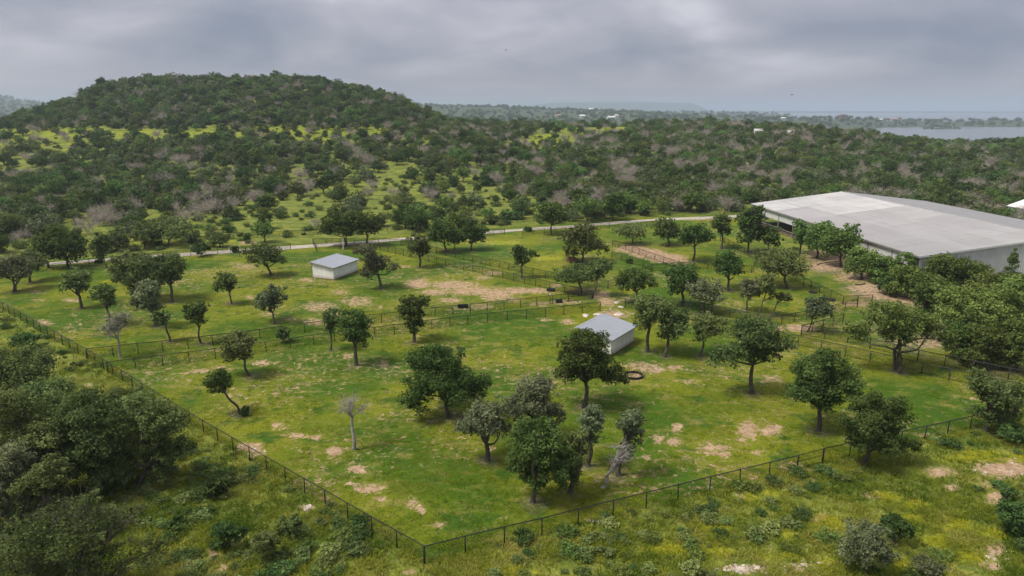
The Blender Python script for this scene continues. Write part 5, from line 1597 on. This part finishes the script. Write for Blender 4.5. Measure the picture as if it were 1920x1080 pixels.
HG = [('pale red-roofed house on the far shore left of the white ones', 1047, 2150, 20, 12, 9, .2, 'red_roof', 'pale_wall'),
      ('pale low house on the far shore right of the red-roofed one', 1092, 2150, 20, 12, 7, -.2, 'white_roof', 'pale_wall'),
      ('long white house on the far shore in the middle of the scatter', 1146, 2100, 24, 12, 9, .1, 'white_roof', 'pale_wall'),
      ('white house just right of the long one on the far shore', 1156, 2250, 14, 10, 9, .5, 'white_roof', 'white_paint'),
      ('small white house on the far shore below the long one', 1180, 1950, 12, 9, 6, .1, 'white_roof', 'white_paint'),
      ('tall white house on the far shore, nearest the ridge trees', 1203, 1800, 13, 10, 12, .3, 'white_roof', 'white_paint'),
      ('white house on the far shore beside the tall one', 1228, 1950, 12, 9, 8, -.3, 'white_roof', 'white_paint'),
      ('pale house on the far shore at the right of the scatter', 1252, 2000, 14, 9, 6, .0, 'white_roof', 'pale_wall'),
      ('small pale house alone on the far hillside', 1108, 3000, 22, 14, 9, .0, 'white_roof', 'pale_wall'),
      ('white lakeside house left of the brown block', 1470, 2300, 16, 10, 6, .2, 'white_roof', 'white_paint'),
      ('tiny white lakeside house right of the brown block', 1652, 2290, 16, 10, 7, .2, 'white_roof', 'white_paint'),
      ('brown-roofed lakeside house on the peninsula', 1680, 2420, 26, 12, 8, .1, 'red_roof', 'tan_wall')]
for lab_, px_, Y_, w_, d_, h_, rz_, rm_, wm_ in HG:
    house(lab_, px_, 0, Y_, w_, d_, h_, rz_, M[rm_], M[wm_])


def block_building():
    Y = 2330; x = (1582 - 960) / F * Y * cp
    z = float(height(x, Y))
    root = tag(empty('apartment_block', (x, Y, z), 0.1), 'brown multi-storey block rising from the trees on the peninsula', 'building')
    for k, (x0, x1, h) in enumerate(((-13, -5, 11), (-4.99, 5, 13.5), (5.01, 13, 12))):
        m = MB(); m.box(x0, x1, -8, 8, -4, h); wg = m.build('wing', M['tan_wall'] if k != 1 else M['red_roof'], root)
        m = MB(); m.box(x0 - 0.5, x1 + 0.5, -8.5, 8.5, h, h + 1.0); m.build('roof', M['red_roof'], root)
        for fl in range(2):
            for c in range(3):
                xx = x0 + (x1 - x0) * (c + 0.5) / 3
                m = MB(); m.box(xx - 0.7, xx + 0.7, -8.12, -8.02, 3 + fl * 4, 5.2 + fl * 4); m.build('window', M['window'], wg)


block_building()
for lab_, px_, Y_ in (('white farmhouse glimpsed among the trees on the right ridge', 1484, 455), ('smaller white cottage among trees left of the farmhouse on the ridge', 1421, 470)):
    x_ = (px_ - 960) / F * (Y_ * cp + 5)
    small_barn(lab_, (x_, Y_, float(height(x_, Y_)) + 0.3), 1.45, 5.5, 4.5, 3.2, 4.3, M['pale_roof'], M['white_paint'], 'farmhouse', 'house')
p = at(570, 318); small_barn('small white-roofed hut half hidden in the woodland centre left', (p[0], p[1], p[2] + 2.0), 0.2, 3, 7, 2.8, 3.3, M['white_roof'], M['white_paint'], 'hut', 'hut')

# ------------------------------------------------------------------ small things in the paddocks
def feeder():
    p = at(1188, 706)
    root = tag(empty('hay_feeder', p), 'low black round hay feeder ring with bent bars beside the nearer shed', 'feeder')
    n = 28; ri, ro, h = 1.10, 1.16, 0.32
    V = []; Q = []
    for k in range(n):
        a = 2 * math.pi * k / n; c, s = math.cos(a), math.sin(a)
        V += [(ro * c, ro * s, -0.02), (ro * c, ro * s, h), (ri * c, ri * s, h), (ri * c, ri * s, -0.02)]
    for k in range(n):
        b, e = 4 * k, 4 * ((k + 1) % n)
        for i in range(4): Q.append((b + i, e + i, e + (i + 1) % 4, b + (i + 1) % 4))
    link('ring', mesh_np('ring', V, np.array(Q), mats=[M['rubber']]), root)
    rg = np.random.default_rng(3)
    for k in range(12):
        a = 2 * math.pi * k / 12 + 0.1
        m = MB(); b = np.array([1.15 * math.cos(a), 1.15 * math.sin(a), 0.0]); t_ = b * (0.5 + 0.2 * rg.random()) + np.array([rg.normal() * 0.08, rg.normal() * 0.08, 0.75 + 0.25 * rg.random()])
        m.tube([b, b * 0.95 + np.array([0, 0, 0.45]), t_], 0.022, 5); m.build('bar', M['skid'], root)


feeder()


def trough(label, px, L_, W_, h, rz):
    p = at(*px)
    root = tag(empty('water_trough', p, rz), label, 'trough')
    m = MB(); t = 0.05
    a, b = L_ / 2, W_ / 2
    m.hexa([(-a * .92, -b * .85, 0), (a * .92, -b * .85, 0), (a * .92, b * .85, 0), (-a * .92, b * .85, 0), (-a, -b, h * .6), (a, -b, h * .6), (a, b, h * .6), (-a, b, h * .6)])
    for q in ((-a, a, -b, -b + t), (-a, a, b - t, b), (-a, -a + t, -b + t + .001, b - t - .001), (a - t, a, -b + t + .001, b - t - .001)): m.box(*q, h * .6 + .001, h)
    m.build('basin', M['rubber'], root)
    m = MB(); m.face([(-a + t, -b + t, h * .85), (a - t, -b + t, h * .85), (a - t, b - t, h * .85), (-a + t, b - t, h * .85)]); m.build('water', M['trough_water'], root)


M['trough_water'] = plain('dark_trough_water', (0.02, 0.025, 0.025), 0.1, 1, 0.08, 0.5)
trough('long black water trough in the cross lane', (868, 577), 1.7, 0.7, 0.55, 0.1)
trough('black trough with pale lid edge beside the back lane fence', (1033, 546), 1.4, 0.8, 0.5, -0.3)
trough('round-cornered black trough against the lane gate', (1048, 567), 1.1, 0.8, 0.5, 0.1)


def tyre(label, px, r=0.55):
    p = at(*px); root = tag(empty('tyre', (p[0], p[1], p[2] + 0.14), 0.4), label, 'tyre')
    V = []; Q = []; n, k_ = 20, 8
    for i in range(n):
        a = 2 * math.pi * i / n
        for j in range(k_):
            b = 2 * math.pi * j / k_; rr = r - 0.16 + 0.16 * math.cos(b)
            V.append((rr * math.cos(a), rr * math.sin(a), 0.15 * math.sin(b)))
    for i in range(n):
        for j in range(k_): Q.append((i * k_ + j, ((i + 1) % n) * k_ + j, ((i + 1) % n) * k_ + (j + 1) % k_, i * k_ + (j + 1) % k_))
    link('tread', mesh_np('tread', V, np.array(Q), mats=[M['rubber']], smooth=True), root)


tyre('black tyre lying inside the fence under the domed oak near the arena', (1524, 549), 0.75)
tyre('black tyre lying by the fence corner nearer the right lane', (1558, 563), 0.75)


def rough_rock(name, label, cat, px, sx, sy, sz, mat, seed, n=3):
    import bmesh
    bm = bmesh.new(); bmesh.ops.create_icosphere(bm, subdivisions=n, radius=1)
    rg = np.random.default_rng(seed)
    for v in bm.verts:
        q = np.array(v.co); w = 1 + 0.22 * float(fbm(q[0] * 1.6 + seed, q[1] * 1.6 + q[2] * 2.1, seed, 3))
        v.co = (q[0] * sx * w, q[1] * sy * w, q[2] * sz * w * (1 if q[2] > 0 else 0.5))
    me = bpy.data.meshes.new(name); bm.to_mesh(me); bm.free(); me.materials.append(mat)
    o = link(name, me, None, at(*px), rg.random() * 6)
    return tag(o, label, cat)


rough_rock('hay_mound', 'brown mound of old hay under the large forked oak', 'mound', (1073, 490), 1.7, 1.3, 1.15, M['hay'], 4)
rough_rock('boulder', 'pale flat boulder near the lane gate, the left one of three', 'boulder', (1098, 592), 0.75, 0.5, 0.3, M['rock'], 5)
rough_rock('boulder', 'pale flat boulder near the lane gate, the middle one of three', 'boulder', (1121, 590), 0.8, 0.5, 0.26, M['rock'], 6)
rough_rock('boulder', 'low pale slab of rock near the lane gate, the right one of three', 'boulder', (1160, 590), 0.95, 0.55, 0.22, M['rock'], 7)
rough_rock('boulder', 'small pale boulder behind the end post of the lane', 'boulder', (1156, 568), 0.5, 0.4, 0.25, M['rock'], 9)
rough_rock('boulder', 'small pale stone left of the lane end post', 'boulder', (1164, 576), 0.55, 0.4, 0.22, M['rock'], 10)
rough_rock('boulder', 'pale stone in the bare ground outside the left fence', 'boulder', (577, 952), 0.5, 0.3, 0.14, M['rock'], 12)


def marker(label, px, h, head):
    p = at(*px); root = tag(empty('marker_post', p), label, 'post')
    m = MB(); m.tube([(0, 0, -0.2), (0, 0, h)], 0.03, 6); m.build('pole', M['black_metal'], root)
    m = MB(); m.box(-0.14, 0.14, -0.06, 0.06, h, h + head); m.build('box', M['white_paint'], root)


marker('black post topped by a small white box beside the lane', (1031, 569), 1.45, 0.28)
marker('short post with a small white box on the lane fence', (1087, 578), 0.95, 0.26)


def snag():
    p = at(643, 468); root = tag(empty('birch_snag', p), 'slim white dead stem between the leaning oaks by the road gate', 'dead tree')
    m = MB(); m.tube([(0, 0, -0.2), (0.15, 0, 1.2), (0.1, 0.1, 2.3), (0.5, 0.1, 3.4)], [0.12, 0.1, 0.08, 0.03], 7); m.build('trunk', M['white_paint'], root)
    m = MB(); m.tube([(0.1, 0.1, 2.2), (-0.4, 0.2, 3.0)], [0.06, 0.02], 5); m.build('branch', M['white_paint'], root)


snag()


def pipe(label, pts, r=0.09):
    P = [at(*q) + np.array([0, 0, r]) for q in pts]
    o0 = P[0]; m = MB(); m.tube([q - o0 for q in P], r, 8)
    tag(m.build('drain_pipe', M['rubber'], None, o0, smooth=True), label, 'pipe')


pipe('black drain pipe lying on the dirt below the planted elms', [(1532, 497), (1540, 494), (1560, 492), (1572, 490)])
pipe('black drain pipe end on the track below the round bush', [(1603, 535), (1612, 534), (1622, 533)])


def bird(label, px, py, Y, s):
    a = (px - 960) / F; b = (540 - py) / F
    r = np.array([a, cp + b * sp, -sp + b * cp]); t = Y / r[1]
    loc = r * t + np.array([0, 0, CAM_H])
    V = [(0, .5, 0), (.07, .1, .05), (-.07, .1, .05), (0, -.5, 0), (0, 0, -.08), (.95, -.05, .3), (.45, .2, .22), (.4, -.2, .2), (-.95, -.05, .3), (-.45, .2, .22), (-.4, -.2, .2)]
    Fs = [(0, 1, 4), (0, 4, 2), (3, 4, 1), (3, 2, 4), (0, 2, 1), (3, 1, 2), (1, 6, 7), (6, 5, 7), (2, 10, 9), (9, 10, 8)]
    me = mesh_np('bird', np.array(V) * s, tris=np.array(Fs), mats=[M['rubber']])
    tag(link('bird', me, None, loc, 0.9), label, 'bird')


bird('dark bird high in the sky above the centre', 949, 94, 150, 0.6)
bird('dark bird low in the sky above the lake side', 1485, 178, 150, 0.6)


# ------------------------------------------------------------------ grass
def tuft(seed, n, hgt, spread, width):
    rg = np.random.default_rng(seed)
    V = []; T = []; 
    for i in range(n):
        a = rg.random() * 6.283; r = spread * math.sqrt(rg.random())
        x, y = r * math.cos(a), r * math.sin(a); h = hgt * (0.55 + 0.6 * rg.random())
        b = rg.random() * 6.283; bx, by = math.cos(b), math.sin(b)
        lx, ly = x * 0.6 + rg.normal() * 0.55 * h, y * 0.6 + rg.normal() * 0.55 * h
        w = width * (0.7 + 0.6 * rg.random()); k = len(V)
        V += [(x - bx * w, y - by * w, -0.02), (x + bx * w, y + by * w, -0.02), (x + lx * .4 + bx * w * .8, y + ly * .4 + by * w * .8, h * .6), (x + lx * .4 - bx * w * .8, y + ly * .4 - by * w * .8, h * .6), (x + lx * 1.1, y + ly * 1.1, h)]
        T += [(k, k + 1, k + 2), (k, k + 2, k + 3), (k + 3, k + 2, k + 4)]
    return np.array(V), np.array(T)


def grass_field(name, P, tint, smin, smax, meshes, label, seed, hvar=0.35):
    rg = np.random.default_rng(seed)
    z = height(P[:, 0], P[:, 1])
    s = smin + (smax - smin) * rg.random(len(P))
    s3 = np.stack([s, s, s * (1 - hvar + 2 * hvar * rg.random(len(P)))], 1)
    o = instancer(name, np.c_[P, z], rg.random(len(P)) * 6.283, s3, rg.integers(0, len(meshes), len(P)), meshes, np.clip(tint, 0, 1))
    return tag(o, label, 'grass', kind='stuff')


rgg = np.random.default_rng(21)


def field_pts(y0, y1, density_at, n):
    """random points, density falling with distance"""
    u = rgg.random(n)
    y = y0 * (y1 / y0) ** u
    x = (rgg.random(n) * 2 - 1) * (y * 0.86 + 18)
    return np.stack([x, y], 1)


P = field_pts(32, 170, None, 135000)
ins = inside(PADDOCK_W, P[:, 0], P[:, 1])
gpz = height(P[:, 0], P[:, 1]); ppx, ppy = proj(P[:, 0], P[:, 1], gpz)
bare_p = np.maximum(ell(ppx, ppy, BARE), ell(ppx, ppy, YELLOW))
vis = (ppx > -260) & (ppx < 2180) & (ppy < 1140)
yel_p = ell(ppx, ppy, YELLOW)
low = ell(ppx, ppy, [(1740, 550, 150, 40), (1800, 600, 160, 80)])
ok = ~ins & vis & (rgg.random(len(P)) > bare_p * 1.1) & (P[:, 1] < 140) & (low < 0.5)
ok &= rgg.random(len(P)) < 0.62 + 0.5 * fbm(P[:, 0] / 3.0, P[:, 1] / 3.0, 71, 2)
Pw = P[ok]
tw = 0.40 + 0.75 * fbm(Pw[:, 0] / 3.5, Pw[:, 1] / 3.5, 14, 4) + 0.18 * rgg.normal(size=len(Pw))
tuft_w = [mesh_np('tuft', v, tris=t, mats=[M['wild_grass']]) for v, t in (tuft(40 + i, 18, 0.27, 0.32, 0.020) for i in range(5))]
grass_field('wild_grass', Pw, tw, 0.6, 1.5, tuft_w, 'tall uneven wild grass outside the fences', 3)
fy = (yel_p + 0.5 * fbm(P[:, 0] / 1.2, P[:, 1] / 1.2, 19, 3) > 0.55) & (P[:, 1] < 130)
Pf = np.repeat(P[fy], 3, axis=0)
Pf = Pf + rgg.normal(size=Pf.shape) * 0.35
M['flower'] = grass_mat('stonecrop_flower', (0.20, 0.26, 0.02), (0.40, 0.40, 0.03), (0.52, 0.46, 0.04))
tuft_f = [mesh_np('tuft', v, tris=t, mats=[M['flower']]) for v, t in (tuft(140 + i, 14, 0.10, 0.22, 0.020) for i in range(3))]
grass_field('yellow_flowers', Pf, 0.45 + 0.3 * rgg.normal(size=len(Pf)), 0.6, 1.3, tuft_f, 'low mats of yellow-green flowering groundcover', 6)
pw2 = Pw[rgg.random(len(Pw)) < 0.085 + 0.09 * (Pw[:, 0] < -0.10 * Pw[:, 1])]
pw2 = pw2[(fbm(pw2[:, 0] / 7, pw2[:, 1] / 7, 83, 2) > -0.15) & (pw2[:, 1] < 120)]
wm_ = [v[2] for v in VAR['shrub']]
rw = np.random.default_rng(62)
sw = 0.15 + 0.50 * rw.random(len(pw2)) ** 2.2
tag(instancer('weeds', np.c_[pw2, height(pw2[:, 0], pw2[:, 1])], rw.random(len(pw2)) * 6.283, np.stack([sw, sw, sw * 0.85], 1), rw.choice([0, 1, 2, 2, 4, 4], len(pw2)), wm_),
    'knee-high leafy weeds growing through the wild grass', 'weeds', kind='stuff')
P = field_pts(44, 190, None, 170000)
gpz = height(P[:, 0], P[:, 1]); ppx, ppy = proj(P[:, 0], P[:, 1], gpz)
bare_p = ell(ppx, ppy, BARE)
ok = inside(PADDOCK_W, P[:, 0], P[:, 1]) & (rgg.random(len(P)) > bare_p * 1.6) & (ppx > -160) & (ppx < 2120) & (P[:, 1] < 150)
ok &= rgg.random(len(P)) < 0.55 + 0.7 * fbm(P[:, 0] / 2.2, P[:, 1] / 2.2, 33, 2)
Pl = P[ok]
tl = 0.36 + 0.55 * fbm(Pl[:, 0] / 7, Pl[:, 1] / 7, 24, 4) + 0.20 * rgg.normal(size=len(Pl))
tuft_l = [mesh_np('tuft', v, tris=t, mats=[M['lawn_grass']]) for v, t in (tuft(80 + i, 10, 0.075, 0.22, 0.016) for i in range(4))]
grass_field('paddock_grass', Pl, tl, 0.6, 1.4, tuft_l, 'short grazed grass inside the paddocks', 4)
print('GRASS', len(Pw), len(Pl))

# trodden, leaf-littered ground at the foot of the paddock trees and round the troughs
spots = [(o.location.x, o.location.y, 1.5) for o in sc.objects if o.parent is None and o.name.split('.')[0] in ('live_oak_tree', 'elm_tree') and o.location.y < 165]
wear = [(o.location.x, o.location.y, 2.0) for o in sc.objects if o.parent is None and o.name.split('.')[0] in ('water_trough', 'field_gate', 'hay_feeder')]
nearv = np.where((vy > 25) & (dist_v < 200))[0]
for lst, arr, ch, amt in ((spots, zone2, 1, 0.62), (wear, zone, 1, 0.75)):
    for sx, sy, sr in lst:
        dd = np.hypot(vx[nearv] - sx, vy[nearv] - sy)
        arr[nearv, ch] = np.maximum(arr[nearv, ch], amt * np.clip(1.5 - dd / sr, 0, 1))
ground_me.color_attributes['zone'].data.foreach_set('color', zone.ravel())
ground_me.color_attributes['zone2'].data.foreach_set('color', zone2.ravel())

# loose stones lying in the bare places
rgs = np.random.default_rng(9)
SV, SQ = [], []
icoV = np.array([(0, 0, 1), (.9, 0, .2), (.28, .85, .25), (-.72, .53, .2), (-.72, -.53, .25), (.28, -.85, .2), (0, 0, -.5)])
icoT = np.array([(0, 1, 2), (0, 2, 3), (0, 3, 4), (0, 4, 5), (0, 5, 1), (6, 2, 1), (6, 3, 2), (6, 4, 3), (6, 5, 4), (6, 1, 5)])
for (ex, ey, rx, ry, n) in ((1395, 1066, 34, 8, 60), (1500, 1060, 26, 8, 26), (1890, 880, 60, 14, 26), (1150, 585, 30, 8, 26), (1120, 978, 14, 4, 10), (1560, 500, 40, 10, 30), (1640, 540, 44, 8, 40), (480, 848, 20, 6, 12), (1230, 690, 30, 8, 12), (1870, 1045, 24, 14, 18)):
    for _ in range(n):
        p = at(ex + rgs.normal() * rx * 0.6, ey + rgs.normal() * ry * 0.6)
        s = 0.08 + 0.16 * rgs.random() ** 2
        sv = icoV * (1 + 0.25 * rgs.normal(size=icoV.shape)) * s * np.array([1, 0.8, 0.55]) + p
        SQ.append(icoT + 7 * len(SV)); SV.append(sv)
tag(link('loose_stones', mesh_np('loose_stones', np.concatenate(SV), tris=np.concatenate(SQ), mats=[M['rock']])), 'loose pale stones scattered on the bare ground', 'stones', kind='stuff')

# ------------------------------------------------------------------ the air
m = MB(); m.box(-30000, 30000, -400, 30000, -60, 160)
hz_me = m.mesh('haze', NT('haze_air').mat)
ht = hz_me.materials[0].node_tree; ht.nodes.clear()
ho = ht.nodes.new('ShaderNodeOutputMaterial'); pv = ht.nodes.new('ShaderNodeVolumePrincipled')
pv.inputs['Color'].default_value = (0.57, 0.67, 0.80, 1)
pv.inputs['Density'].default_value = 1.6e-4
pv.inputs['Anisotropy'].default_value = 0.2
ht.links.new(pv.outputs[0], ho.inputs['Volume'])
tag(link('haze', hz_me), 'thin blue haze in the air over the far country', 'haze', kind='stuff')

TRIS = sum(len(m.polygons) * 2 for m in {o.data for o in sc.objects if o.type == 'MESH'})
